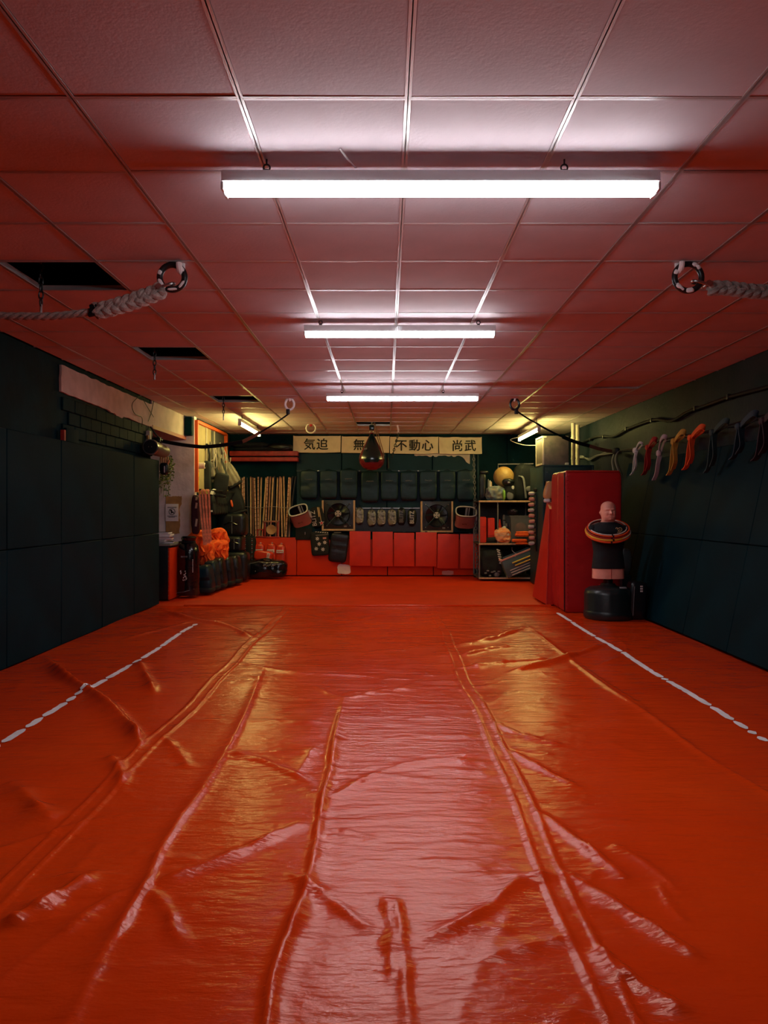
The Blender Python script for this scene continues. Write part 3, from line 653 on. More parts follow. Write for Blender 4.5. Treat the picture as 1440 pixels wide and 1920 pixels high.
# kick pads in a row
kp = [(563, 595, 882, 934), (600, 632, 882, 934), (637.5, 670, 880, 934), (677, 710, 884, 940), (714, 746, 884, 937), (751, 782, 884, 937), (787, 819, 883, 937), (824, 854, 883, 937), (857, 890, 882, 938)]
names = ['first', 'second', 'third', 'fourth', 'fifth', 'sixth', 'seventh', 'eighth', 'ninth']
def scribble(c, w, h, seed, name, m, parent, r=.004):
    rg = random.Random(seed); pts = []
    for i in range(15): pts.append(Vector(c)+Vector((w*(i/14-.5), -.002, h*.5*math.sin(i*1.9+seed)*rg.uniform(.4, 1))))
    return MB().tube(catmull(pts, 3), r, 5).build(name, m, parent)
for i, (a, b, t0, b0) in enumerate(kp):
    p, q = at(a, t0, 14.95), at(b, b0, 14.95); cx, cz = (p.x+q.x)/2, (p.z+q.z)/2; W, H = q.x-p.x, p.z-q.z
    t = thing('kick_pad', 'dark leather kick pad, %s from the left in the row of nine under the banners' % names[i], 'kick pad', (cx, 14.95, q.z), 'row of dark kick pads')
    def pf(o, H=H, i=i): return o+Vector((0, .012*math.exp(-((o.z-.03*math.sin(i*2+o.x*9))/.018)**2)*(1 if o.y < 0 else 0)+.006*math.exp(-((o.z+.06+.1*o.x)/.012)**2)*(1 if o.y < 0 else 0), 0))
    MB().soft((cx, 14.97, cz), (W, .12, H), 9, 14, amp=.006, fr=7, seed=i, fn=pf).build('pad', M_tealpad, t)
    MB().rbox((cx, 14.99, q.z-.01+.02), (W*.82, .05, .05), .012).build('bottom_flap', M_black, t)
    MB().tube([(cx-W*.3, 14.99, p.z-.02), (cx-.02, 15.02, p.z+.025), (cx+.02, 15.02, p.z+.025), (cx+W*.3, 14.99, p.z-.02)], .006, 6).build('hanging_strap', M_cable, t)
    scribble((cx, 14.905, cz+H*.17), W*.42, .03, i, 'script_logo', M_gprint, t)
# rail and screw heads behind pads
t = thing('pad_rail', 'thin dark rail on which the row of kick pads hangs', 'rail', at(556, 883, 15.03)); MB().bb(at(556, 884, 15.03), at(893, 881.5, 15.05)).build('bar', M_tealcab, t)
for x in (597, 674, 748, 784, 822): MB().rbox(at(x, 883, 15.02), (.03, .02, .02), .004).build('bracket', M_steel, t)

# fans
def fan(cx, cy, x0, x1, y0_, y1_, label):
    Y = 14.96; p, q = at(x0, y0_, Y), at(x1, y1_, Y); c = at(cx, cy, Y); t = thing('wall_fan', label, 'fan', (c.x, Y, q.z), 'square extractor fans in wooden frames')
    W, H = q.x-p.x, p.z-q.z; mid = Vector(((p.x+q.x)/2, Y, (p.z+q.z)/2)); fr = .034
    for xe in (p.x+fr/2, q.x-fr/2): MB().rbox((xe, Y, mid.z), (fr, .16, H), .004).build('frame_rail', M_woodp, t)
    MB().rbox((mid.x, Y, q.z+fr/2), (W-2*fr, .16, fr), .004).build('frame_rail', M_woodp, t)
    # square plate with round opening
    n = 40; hw, hh, r = W/2-fr, H/2-fr/2, .225; oc = Vector((mid.x, Y-.03, mid.z+fr/2)); vs, fs = [], []
    for i in range(n):
        a = 2*PI*i/n+PI/4; k = 1/max(abs(math.cos(a)), abs(math.sin(a)))
        vs += [oc+Vector((hw*k*math.cos(a), 0, hh*k*math.sin(a))), oc+Vector((r*math.cos(a), -.012, r*math.sin(a))), oc+Vector((r*.97*math.cos(a), .1, r*.97*math.sin(a)))]
    for i in range(n):
        j = (i+1) % n; fs += [(i*3, j*3, j*3+1, i*3+1), (i*3+1, j*3+1, j*3+2, i*3+2)]
    MB().add(vs, fs).build('fan_plate', M_black, t)
    MB().bb((mid.x-hw, Y+.065, mid.z-hh+fr/2), (mid.x+hw, Y+.075, mid.z+hh+fr/2)).build('back_plate', M_void, t)
    for k in range(6):
        a = 2*PI*k/6+.3
        def bl(u, v, a=a):
            rr = .05+u*.165; da = (v-.5)*(.5+.45*u)+.25*u; return c+Vector((rr*math.cos(a+da), .045+.03*(v-.5), rr*math.sin(a+da)))
        MB().sheet(bl, 5, 4, (0, .004, 0)).build('blade', M_black, t)
    for sx, sz in ((1, 1), (1, -1), (-1, 1), (-1, -1)):
        e = oc+Vector((sx*hw*.78, -.02, sz*hh*.78)); MB().tube([c+Vector((0, -.03, 0)), e], .009, 6).build('guard_arm', M_tealcab, t)
        MB().lathe([(.008, 0), (.011, .006), (.004, .012)], e, 8, rot('X', 90)).build('screw', M_steel, t)
    MB().lathe([(.0, -.01), (.062, 0), (.064, .010), (.058, .016), (.022, .017), (.020, .026), (.0, .028)], c+Vector((0, -.02, 0)), 24, rot('X', 90)).build('hub', mat('dull_hub_metal', (0.42, 0.40, 0.39), 0.5, bump=0.1), t)
    MB().rbox(at(cx+13.5, y1_-8, Y-.045), (.055, .006, .03), .003).build('maker_plate', M_gprint, t)
fan(634, 963, 604, 666, 938, 995, 'black square fan in a pale wood frame, left of the mitts')
fan(818.5, 966, 788.5, 849, 940, 998, 'black square fan in a pale wood frame, right of the mitts')

# focus mitts
for i, (x, y, kind) in enumerate(((674, 967, 0), (697, 971, 0), (715, 970, 0), (735, 970, 0), (752.5, 968, 1), (772.5, 970, 1))):
    c = at(x, y, 14.97)
    lab = ['silver-marked focus mitt beside the left fan, first of four', 'second silver-marked focus mitt from the left fan', 'third silver-marked focus mitt from the left fan', 'fourth silver-marked focus mitt, next to the lettered black ones', 'black focus mitt with faint upright lettering, left of its pair', 'black focus mitt with clear grey upright lettering, right of its pair'][i]
    t = thing('focus_mitt', lab, 'focus mitt', (c.x, 14.97, c.z-.16), 'focus mitts between the fans')
    MB().soft(c, (.175, .11, .33), 2.8, 9, amp=.008, fr=12, seed=i).build('mitt', M_silver if kind == 0 else M_black, t)
    MB().torus(c+Vector((0, -.02, 0)), .085, .006, I3, 28, 6, sz=1.9).build('piping', M_black, t)
    MB().tube([c+Vector((-.03, .02, .15)), c+Vector((0, .04, .21)), c+Vector((.03, .02, .15))], .006, 6).build('hanging_loop', M_cable, t)
    if kind: text('BLITZ', .115, M_gprint if i == 4 else M_wprint, c+Vector((0, -.062, 0)), 'lettering', t, R=rot('Y', -90), sx=.85)
    else:
        MB().soft(c+Vector((-.02, -.045, -.09)), (.10, .03, .11), 2.4, 5, seed=i).build('pale_palm', M_olive, t)
        MB().rbox(c+Vector((.04, -.06, -.12)), (.045, .008, .014), .003, rot('Y', -15)).build('tag', M_wprint, t)
    
t = thing('mitt_rail', 'thin grey rail above the focus mitts', 'rail', at(667, 953, 15.0)); MB().bb(at(667, 953.5, 15.03), at(787, 952, 15.05)).build('bar', M_steel, t)
MB().bb(at(666, 955, 15.045), at(788, 997, 15.05)).build('backing', M_black, t)

# belly guards (open padded bands)
def guard(cx, cy, w_, h_, tilt, label, Y=14.86):
    c = at(cx, cy, Y); t = thing('belly_guard', label, 'body guard', c, 'open padded belly guards'); Rm = rot('Y', tilt) @ rot('X', 40)
    # band: oval ring standing open towards the camera
    def bandf(r0, z0, z1, a0, a1, n=26):
        def fn(u, v):
            a = a0+(a1-a0)*u; sx, sy = w_*r0, h_*r0; p = 3.2
            ca, sa = math.cos(a), math.sin(a); k = (abs(ca)**p+abs(sa)**p)**(-1/p)
            zz = z0+(z1-z0)*v
            return c+Rm@Vector((sx*k*ca, sy*k*sa, zz))
        return fn
    MB().sheet(bandf(1.0, -.15, .12, 0, PI*1.999), 36, 6, (0, 0, 0.0)).build('inner_band', M_black, t)
    MB().sheet(bandf(1.05, -.19, .09, -PI+.35, -.35), 24, 6, (0, 0, .0)).build('front_pad', M_pink, t, label='pink front pad')
    P = [bandf(1.04, .12, .12, 0, 2*PI)(i/36, 0) for i in range(36)]
    MB().tube(P, .014, 6, True).build('rim_piping', M_white, t, label='white rim')
    for k in (-1, 1): MB().soft(c+Rm@Vector((k*w_*1.08, -.02, -.03)), (.04, .12, .16), 2.6, 5, R=Rm).build('side_pad', M_white if k > 0 else M_black, t)
    MB().ribbon([c+Rm@Vector((.02, h_*.92, z)) for z in (-.13, 0, .1)], (1, 0, 0), .04, .006).ribbon([c+Rm@Vector((.07, h_*.92, z)) for z in (-.13, 0, .1)], (1, 0, 0), .02, .006).build('inner_strap', M_white, t)
    text('BLITZ', .035, M_ink, c+Rm@Vector((-.02, -h_*1.05-.012, -.07)), 'lettering', t, R=Rm)
guard(562, 965, .175, .14, -16, 'white-rimmed pink belly guard tilted beside the sticks', 14.74)
guard(873, 968, .19, .14, 3, 'white-rimmed pink belly guard beside the right fan', 14.76)

# lettered pad, star bag, black pad, dark shelf box below
Y = 14.93; t = thing('lettered_pad', 'tilted black pad with white upright letters and a red star', 'kick pad', at(595, 988, Y)); Rm = rot('Y', -9); c = at(596, 969, Y)
MB().soft(c, (.27, .12, .40), 5, 8, R=Rm, amp=.006, seed=3).build('pad', M_blackm, t)
text('BLITZ', .12, M_wprint, c+Rm@Vector((-.075, -.068, -.02)), 'lettering', t, R=Rm@rot('Y', -90))
MB().rbox(c+Rm@Vector((.03, -.064, .09)), (.022, .008, .19), .002, Rm).build('gold_stripe', M_gold, t)
MB().rbox(c+Rm@Vector((.055, -.064, .05)), (.012, .008, .26), .002, Rm).build('gold_stripe', M_gold, t)
def star(mb, c, r, R, y0, y1, n=5, k=.45):
    mb.prism([(r*(1 if i % 2 == 0 else k)*math.sin(PI*i/n), r*(1 if i % 2 == 0 else k)*math.cos(PI*i/n)) for i in range(2*n)], y0, y1, R, c); return mb
star(MB(), c+Rm@Vector((.06, -.066, -.13)), .055, Rm, -.004, .004).build('star_outline', M_wprint, t)
star(MB(), c+Rm@Vector((.06, -.072, -.13)), .034, Rm, -.004, .004).build('red_star', M_rprint, [o for o in t.children if o.name.startswith('star_outline')][0])
t = thing('dark_box', 'plain black wall box under the tilted pink belly guard', 'box', at(569, 1011, 14.93)); MB().rbox(at(570, 1001, 14.93), (.32, .14, .22), .01).build('body', M_blackm, t); MB().rbox(at(572, 1000, 14.855), (.012, .006, .05), .002).build('catch', M_steel, t)
Y = 14.86; t = thing('star_pad', 'black kick pad printed with five white spiky stars', 'kick pad', at(600, 1041, Y)); c = at(600, 1019, Y); Rm = rot('Y', -4)
MB().soft(c, (.35, .13, .47), 8, 8, R=Rm, amp=.004, seed=8).build('pad', M_blackm, t)
for x, y in ((595, 1010), (609, 1017), (598.5, 1020), (593, 1029), (605.5, 1030)):
    p = at(x, y, Y-.071); q = MB(); star(q, p, .045, Rm@rot('Y', x*7), -.004, .002, 7, .42); ps = q.build('printed_star', M_wprint, t)
    MB().lathe([(.009, 0), (.009, .004)], p+Vector((0, -.004, 0)), 8, rot('X', 90)).build('star_centre', M_ink, ps)
MB().rbox(at(608.5, 1010-1, Y-.071), (.065, .006, .032), .002, Rm).build('flag_patch', M_pink, t)
for k in range(6): MB().rbox(at(592.5+k*4.3, 997.3+k*.35, Y-.066), (.028, .006, .014), .002, Rm).build('white_letter', M_wprint, t)
MB().rbox(at(604, 1003, Y-.068), (.25, .006, .014), .002, Rm).build('white_band', M_gprint, t)
t = thing('creased_pad', 'plain black creased kick pad hanging crooked beside the star pad', 'kick pad', at(634, 1054, Y)); c = at(635, 1027, Y-.01); Rm = rot('Y', 7)
MB().soft(c, (.35, .13, .56), 8, 12, R=Rm, amp=.006, seed=11, fn=lambda o: o+Vector((0, (.012*math.exp(-((o.z+.02+.15*o.x)/.02)**2)+.01*math.exp(-((o.z-.12)/.02)**2)) if o.y < 0 else 0, 0))).build('pad', M_black, t)
MB().rbox(at(633, 998.5, Y-.07), (.14, .006, .014), .002).build('white_band', M_gprint, t)

# six red strike pads
rp = [(655, 695, 996, 1061, 0), (698, 737, 997, 1062, 0), (738, 777, 999, 1062, 0), (779, 819, 998, 1062, .4), (819.5, 860, 1001, 1066, 1.2), (862, 901, 1001, 1066, 0)]
for i, (a, b, t0, b0, tl) in enumerate(rp):
    p, q = at(a, t0, 14.82), at(b, b0, 14.82); c = Vector(((p.x+q.x)/2, 14.82, (p.z+q.z)/2))
    t = thing('strike_pad', 'flat red strike pad, %s from left in the hung row of six' % names[i], 'strike pad', (c.x, 14.82, q.z), 'flat red strike pads')
    MB().rbox(c, (q.x-p.x-.008, .07, p.z-q.z), .010, rot('Y', tl) @ rot('X', random.uniform(-1, 1))).build('pad', M_redpad, t)
    MB().rbox(c+Vector((0, .0, (p.z-q.z)/2+.008)), (.05, .03, .02), .004).build('hanging_tab', M_black, t)

# ================================================================== STICKS, GONG, RED BEAMS
tops = [449, 454.5, 457.5, 463, 470, 474, 477, 484, 490, 499, 502, 507, 512, 514, 520.5, 525, 527, 532, 542, 544.5, 549, 554]
bots = [449, 455, 458.5, 466, 470.5, 475, 480, 484, 487, 491.5, 497, 502, 506.5, 513, 517, 522, 529, 534, 536, 542, 533, 539]
kinds = [0, 3, 3, 4, 0, 2, 3, 3, 0, 0, 3, 1, 0, 4, 0, 1, 0, 0, 3, 0, 4, 4]
pos = ['leftmost', 'second', 'third', 'fourth', 'fifth', 'sixth', 'seventh', 'eighth', 'ninth', 'tenth', 'eleventh', 'twelfth', 'thirteenth', 'fourteenth', 'fifteenth', 'sixteenth', 'seventeenth', 'eighteenth', 'nineteenth', 'twentieth', 'twenty-first', 'rightmost']
for i, (a, b, k) in enumerate(zip(tops, bots, kinds)):
    dy = .05*(i % 3); p, q = at(b, 1008, 14.94+dy), at(a, 895+random.uniform(-1.5, 1.5), 15.0+dy*.5); q.y = min(q.y, 15.07); p.z = .747
    cn = ['pale wooden', 'reddish wooden', 'dark brown wooden', 'ringed rattan', 'black'][k]
    t = thing('fighting_stick', '%s fighting stick, %s from the left in the rack' % (cn, pos[i]), 'stick', p, 'fighting sticks in the rack')
    MB().tube([p+(q-p)*(j/10) for j in range(11)], .0165 if k != 2 else .014, 8).build('shaft', M_wood[k], t)
    if k == 3:
        for j in range(14): c = p+(q-p)*(.04+j*.07); MB().tube([c, c+(q-p)*.012], .0185, 8).build('node_ring', M_wood[2], t)
    else: MB().lathe([(.010, 0), (.017, .004), (.017, .02), (.012, .026)], q-Vector((0, 0, .015)), 8).build('tip', M_wood[2 if k != 4 else 4], t)
t = thing('stick_rack', 'thin chain-like wire holding the sticks against the rear wall', 'rack', at(447, 951, 14.93))
MB().tube([at(x, 951+1.2*math.sin(x*.12), 14.90) for x in range(446, 556, 4)], .006, 6).build('wire', M_steel, t)
for x in (447, 500, 555): MB().tube([at(x, 951, 14.9), at(x, 951, 15.1)], .008, 6).build('bracket', M_steel, t)
Y = 14.93; t = thing('gong', 'small brass gong in a wooden stand on the low orange wall', 'gong', at(508, 1008, Y))
for x in (497, 521): MB().rbox(at(x, 993, Y), (.022, .05, .31), .004).build('post', M_redbeam, t)
MB().rbox(at(509, 1007, Y), (.34, .11, .02), .004).build('foot_rail', M_redbeam, t)
MB().prism([(-.13, -.015), (.13, -.015), (.17, .015), (-.17, .015)], -.05, .05, c=at(508.5, 977.5, Y)).build('roof_bar', M_wood[2], t)
MB().lathe([(0, 0), (.02, .0), (.035, -.006), (.075, -.010), (.096, 0), (.096, .018), (0, .012)], at(508.5, 993, Y-.02), 32, rot('X', 90)).build('disc', M_brass, t)
for dx in (-.04, .04): MB().tube([at(508.5, 985.5, Y)+Vector((dx, 0, 0)), at(508.5, 979, Y)+Vector((dx, 0, 0))], .003, 5).build('cord', M_cable, t)
t = thing('small_wood_stand', 'little red wooden stand beside the gong', 'stand', at(488, 1008, 14.93))
MB().rbox(at(488, 1006, 14.93), (.15, .1, .02), .004).build('base', M_redbeam, t)
for x in (483, 493): MB().rbox(at(x, 998, 14.93), (.018, .04, .13), .004).build('post', M_redbeam, t)
MB().rbox(at(488, 993, 14.93), (.13, .04, .018), .004).build('crossbar', M_redbeam, t)
# red double beam with dark long bags above
t = thing('red_shelf', 'dark red two-rail shelf high on the rear wall, left of the banners', 'shelf', at(490, 865, 14.95))
for y0_, y1_ in ((846, 855), (857.5, 865)): MB().rbox((at(495, 850, 14.9).x, 14.95, (at(0, y0_, 14.9).z+at(0, y1_, 14.9).z)/2), (1.33, .22, at(0, y0_, 14.9).z-at(0, y1_, 14.9).z), .012).build('rail', M_redbeam, t)
MB().bb(at(435, 857, 14.97), at(555, 854, 15.06)).build('back_board', M_black, t)
for i, (x0, x1, y, r, lab) in enumerate(((440, 540, 842, .035, 'long black staff bag lying along the red shelf, lowest'), (436, 505, 836, .05, 'dark sports bag roll at the left of the red shelf'), (500, 548, 834, .07, 'grey-black crumpled bag at the right of the red shelf'))):
    c = at((x0+x1)/2, y, 14.93); c.z = at(0, 846, 14.95).z+r*1.02+(.07 if i == 1 else 0); t = thing('staff_bag', lab, 'bag', c, 'dark bags on the red shelf')
    MB().soft(c, (at(x1, 0, 14.93).x-at(x0, 0, 14.93).x, .18, r*2), 3, 9, amp=.02, fr=7, seed=i+20).build('bag_body', M_blackm if i < 2 else M_olive if i == 9 else M_black, t)
    MB().tube([c+Vector((-.2, -.09, 0)), c+Vector((0, -.11, -r*.6)), c+Vector((.2, -.09, 0))], .008, 6).build('handle', M_cable, t)

# red rounded kick shields beside the duffel, duffel
for i, (x, y0_, y1_) in enumerate(((487, 1018, 1072), (508.5, 1018, 1072), (526, 1019, 1072))):
    p, q = at(x, y0_, 14.75), at(x, y1_, 14.75); c = (p+q)/2; H = p.z-.02
    t = thing('red_arm_shield', '%s of three upright glossy red arm shields against the orange wall' % ['leftmost', 'middle', 'rightmost'][i], 'arm shield', (c.x, 14.75, 0), 'upright red arm shields')
    MB().soft((c.x, 14.77, H/2+.012), (.185, .16, H), 4.5, 9, amp=.004, seed=i, R=rot('X', -4)).build('pad', mat('glossy_red_vinyl', (0.62, 0.035, 0.01), .28, bump=.1), t)
    MB().sheet(lambda u, v: (c.x-.07+.14*u, 14.69-.012*math.cos((u-.5)*2.6)-.006, H-.10-.06*v), 6, 2, (0, .004, 0)).build('white_label', M_wprint, t)
    for k in range(5): MB().rbox((c.x-.045+k*.022, 14.668, H-.132), (.013, .003, .022), .001).build('letter', M_rprint, t)
    MB().torus((c.x+.02, 14.74, H+.015), .014, .004, I3, 10, 5).build('loop', M_white, t)
c = at(495, 1042, 14.5); t = thing('red_arm_shield', 'glossy red arm shield lying on its side across the duffel', 'arm shield', c); Rm = rot('Y', 7)
MB().soft(c, (.37, .16, .19), 4.5, 8, R=Rm).build('pad', MATS['glossy_red_vinyl'], t)
MB().rbox(c+Rm@Vector((.09, -.082, -.01)), (.05, .006, .15), .002, Rm).build('white_label', M_wprint, t)
for k in range(5): MB().rbox(c+Rm@Vector((.09, -.087, .045-k*.025)), (.03, .003, .012), .001, Rm).build('letter', M_rprint, t)
c = at(497, 1067, 14.3); t = thing('duffel_bag', 'shiny black sports duffel on the floor in front of the red arm shields', 'bag', (c.x, 14.3, 0))
MB().soft((c.x, 14.35, .17), (.80, .34, .33), 3.2, 16, amp=.055, fr=6, seed=5, fn=lambda o: Vector((o.x, o.y, max(o.z, -.155)))).build('bag_body', M_blackg, t)
for k in (-1, 1): MB().tube(arc((c.x+.02, 14.35+k*.1, .30), .13, .2, PI-.2, 12, (1, 0, 0), (0, 0, .55)), .013, 6).build('handle', M_cable, t)
MB().tube([(c.x-.3, 14.19, .27), (c.x-.1, 14.17, .315), (c.x+.1, 14.17, .30), (c.x+.3, 14.19, .25)], .006, 6).build('zip', M_gprint, t)
for k in range(6): MB().rbox((c.x-.16+k*.028, 14.172, .14), (.018, .006, .022), .002).build('letter', M_gprint, t)
for k in range(8): MB().rbox((c.x+.0+k*.03, 14.165, .25+.01*math.sin(k*2)), (.018, .006, .04), .002, rot('Y', 30)).build('silver_mark', M_gprint, t)
MB().rbox((c.x-.36, 14.12, .03), (.12, .1, .06), .02).build('shoe_pocket', M_black, t)

# ================================================================== REAR LEFT GEAR CORNER
# framed board on the left wall
t = thing('framed_board', 'orange-framed pegboard on the rear left wall with hung gear', 'board', (-3.05, 12.2, 1.56))
zb_, zt_ = CAMZ+.26, CAMZ+1.41
MB().bb((-3.085, 12.24, zb_), (-3.065, 13.35, zt_-.03)).build('tan_panel', M_board, t)
MB().bb((-3.085, 13.38, zb_+.2), (-3.065, 14.42, zt_-.03)).build('dark_panel', M_boardd, t, label='dark rear panel')
for a, b in ((12.18, 12.24), (14.42, 14.5)): MB().rbox((-3.045, (a+b)/2, (zb_+zt_)/2), (.07, b-a, zt_-zb_), .006).build('frame_stile', M_oranget, t)
MB().rbox((-3.045, 13.33, zt_-.015), (.07, 2.18, .05), .006).build('frame_rail', M_oranget, t)
for y in (12.95, 13.55): MB().rbox((-3.055, y, (zt_+zb_)/2+.1), (.02, .035, .9), .004).build('batten', M_cond, t)
for y, z in ((13.0, 2.12), (13.5, 2.14), (13.9, 2.16), (14.3, 2.14)):
    MB().tube([(-3.06, y, z), (-2.98, y, z), (-2.93, y, z+.03), (-2.92, y, z+.09)], .012, 6).tube([(-2.92, y, z+.09), (-2.92, y, z+.12)], .014, 6).build('peg_hook', M_cond, t)
t = thing('security_camera', 'small white round camera on the orange-framed board', 'camera', (-3.0, 12.35, 1.98))
MB().lathe([(0, 0), (.04, .0), (.05, .02), (.05, .12), (0, .13)], (-3.06, 12.36, 2.0), 16, rot('Y', 90)).build('body', M_white, t)
MB().lathe([(0, 0), (.028, 0), (.026, .012), (0, .014)], (-2.935, 12.36, 2.0), 14, rot('Y', 90)).build('lens', M_black, t)
for z in (1.86, 1.72): 
    t = thing('label_tag', 'yellow-green tag on the framed board, %s the camera' % ('just under' if z > 1.8 else 'well below'), 'tag', (-3.05, 12.33, z)); MB().rbox((-3.045, 12.34, z), (.03, .05, .08), .004).build('card', M_yel, t)
# hung body protectors
def hung(name, label, px, py, Y, d, Rm, m, hookpt, seed, cat='body protector', ribs=0):
    c = at(px, py, Y); t = thing(name, label, cat, c, 'protective gear hung on the pegboard')
    def fn(o): 
        if ribs: o = o+Vector((0, -.014*abs(math.sin(o.x/d[0]*PI*ribs)), 0)) if o.y < 0 else o
        return o
    MB().soft(c, d, 5, 10, R=Rm, amp=.012, fr=8, seed=seed, fn=fn).build('body', m, t)
    for k in (-1, 1):
        a = c+Rm@Vector((k*d[0]*.32, 0, d[2]*.45)); h = Vector(hookpt)
        MB().ribbon(catmull([a, (a+h)/2+Vector((k*.03, -.03, -.02)), h], 6), (1, .3, 0), .032, .010).build('shoulder_strap', M_olive if m is M_olive else M_blackm, t)
    MB().soft(c+Rm@Vector((0, 0, -d[2]*.5)), (d[0]*1.02, d[1]*1.05, .06), 4, 5, R=Rm).build('hem', M_blackm, t)
    return t
hung('body_protector', 'grey-olive ribbed body protector hanging slanted nearest the sticks', 431, 890, 13.8, (.26, .10, .42), rot('Y', -30), M_olive, at(412, 830, 13.7), 1, ribs=3)
hung('body_protector', 'grey-olive crumpled body protector hanging in the middle of the pegboard', 407, 880, 13.3, (.22, .12, .28), rot('Y', -12), M_olive, at(402, 832, 13.3), 2)
hung('body_protector', 'grey-brown rounded protector hanging behind the others near the camera', 396, 882, 13.1, (.12, .1, .26), rot('Y', -8), M_olive, at(395, 828, 13.1), 3)
hung('black_vest', 'long black vest hanging beside the security camera', 386, 892, 12.9, (.16, .12, .50), I3, M_blackm, at(388, 832, 12.9), 4, 'vest')
hung('black_vest', 'black and grey vest hanging below the ribbed protector', 414, 908, 13.05, (.24, .12, .38), rot('Y', 10), M_blackm, at(408, 850, 13.4), 5, 'vest')
hung('black_backpack', 'large black backpack hanging above the stacked black pads', 437, 935, 13.9, (.34, .2, .55), rot('Y', -18), M_blackm, at(428, 892, 13.9), 6, 'bag')
MB().soft(at(434.5, 944, 13.76), (.04, .02, .13), 3, 4, R=rot('Y', -12)).build('orange_logo', M_oranget, [o for o in C.objects if o.name.startswith('black_backpack')][0])
for k, (x, y) in enumerate(((396, 836), (402, 838), (409, 842), (416, 846), (421, 850), (423, 840))):
    Y = 13.0+k*.12; t = thing('hanging_strap', 'loose %s strap loop hung on the pegboard, %s in the bunch' % (('grey', 'pale', 'olive')[k % 3], names[k]), 'strap', at(x, y-6, Y), 'strap loops hung on the pegboard')
    MB().ribbon(catmull([at(x-1, y+30, Y-.06), at(x-3, y+10, Y-.06), at(x-1, y-6, Y-.06), at(x+3, y+8, Y-.06), at(x+4, y+34, Y-.06), at(x+1, y+40, Y-.06), at(x-1, y+30, Y-.06)], 5), (0, 1, 0), .03, .008).build('webbing', (M_gprint, M_rope, M_olive)[k % 3], t)
# hanger rail with belts and shirts
t = thing('hanger_rail', 'thin dark rail holding belts and small pads beneath the pegboard', 'rail', (-2.8, 12.4, 1.6)); MB().tube([(-2.87, 11.75, 1.60), (-2.72, 14.2, 1.60)], .012, 8).build('bar', M_iron, t)
for y in (12.3, 14.1): MB().tube([(-3.08, y, 1.60), (-2.72-.06*(14.2-y), y, 1.60)], .01, 6).build('bracket', M_iron, t)
for k, (x, xb, lab) in enumerate(((376, 384, 'salmon belt looped over the hanger rail, leftmost'), (381, 390, 'salmon belt looped over the hanger rail, crossing its neighbour'), (388, 393, 'salmon belt looped over the hanger rail, rightmost'))):
    Y = 11.82+k*.06; t = thing('hanging_belt', lab, 'belt', at(x, 922, Y), 'salmon belts on the hanger rail')
    for dx, m in ((-1.5, M_salmon), (3.5, M_salmon)):
        MB().ribbon(catmull([at(x+1, 917.5, Y-.02), at(x+dx, 925, Y-.05), at(x+dx+(xb-x)*.4, 970, Y-.06), at(xb+dx*.6, 1022-k*3, Y-.07)], 6), (1, .2, 0), .03, .006).build('belt_tail', m, t)
    MB().ribbon([at(x-1, 926, Y-.06), at(x+1, 918.3, Y-.03), at(x+3, 921, Y)], (1, .4, 0), .05, .006).build('tag', M_yel if k else M_hoopy, t)
for k in range(7):
    x, Y = 399+k*4.6, 12.9+k*.17; p = at(x, 945, Y); ord_ = names[k]
    t = thing('hung_shin_guard', 'dark shin guard on the hanger rail, %s from the left' % ord_, 'shin guard', p, 'dark shin guards on the hanger rail')
    MB().soft(p, (.07, .16, .36), 4, 7, R=rot('Y', -8), amp=.01, seed=k).build('guard', M_blackm, t)
    MB().ribbon(catmull([p+Vector((0, -.085, .16)), p+Vector((.01, -.06, .22)), p+Vector((.03, .02, .25))], 5), (1, .4, 0), .05, .008).build('strap_top', (M_wprint, M_gprint, M_yel)[k % 3], t)
    MB().rbox(p+Vector((0, -.088, -.12)), (.035, .006, .03), .002).build('white_mark', M_wprint, t)
t = thing('purple_jacket', 'dark purple jacket hanging at the corner of the white wall', 'jacket', at(367, 962, 12.05))
MB().soft(at(367.5, 965, 12.05), (.13, .1, .62), 4, 9, amp=.02, fr=7, seed=4).build('cloth', M_purple, t)
for y, h in ((935, .05), (948, .09), (980, .12)): MB().rbox(at(368, y, 11.98), (.03, .008, h), .002, rot('Y', 8)).build('white_print', M_wprint, t)
# orange vests
def vests(px0, px1, py0, py1, Y, label, seed):
    p, q = at(px0, py0, Y), at(px1, py1, Y); c = (p+q)/2; t = thing('orange_vest', label, 'vest', (c.x, Y, q.z), 'orange vests heaped on the pads')
    MB().soft(c, (abs(q.x-p.x), .30, p.z-q.z), 3, 20, amp=.07, fr=6, seed=seed).build('cloth', M_orange, t)
    for k in range(3):
        def fold(u, v, k=k): x = p.x+(q.x-p.x)*(.2+.3*k)+.04*u; return (x+.03*math.sin(v*6+k), Y-.155-.03*math.sin(u*PI), q.z+(p.z-q.z)*(.15+.7*v))
        MB().sheet(fold, 4, 8, (0, .01, 0)).build('fold', M_orange, t)
vests(354, 388, 998, 1040, 12.15, 'orange vest heaped behind the lettered black bag, left of the belts', 1)
vests(372, 400, 1018, 1058, 12.4, 'orange vest draped lowest over the row of dark kick shields', 2)
vests(394, 425, 992, 1022, 12.9, 'orange vest piled topmost beside the stacked black pads', 3)
vests(392, 426, 1015, 1050, 12.75, 'orange vest sagging beneath the topmost orange one', 4)
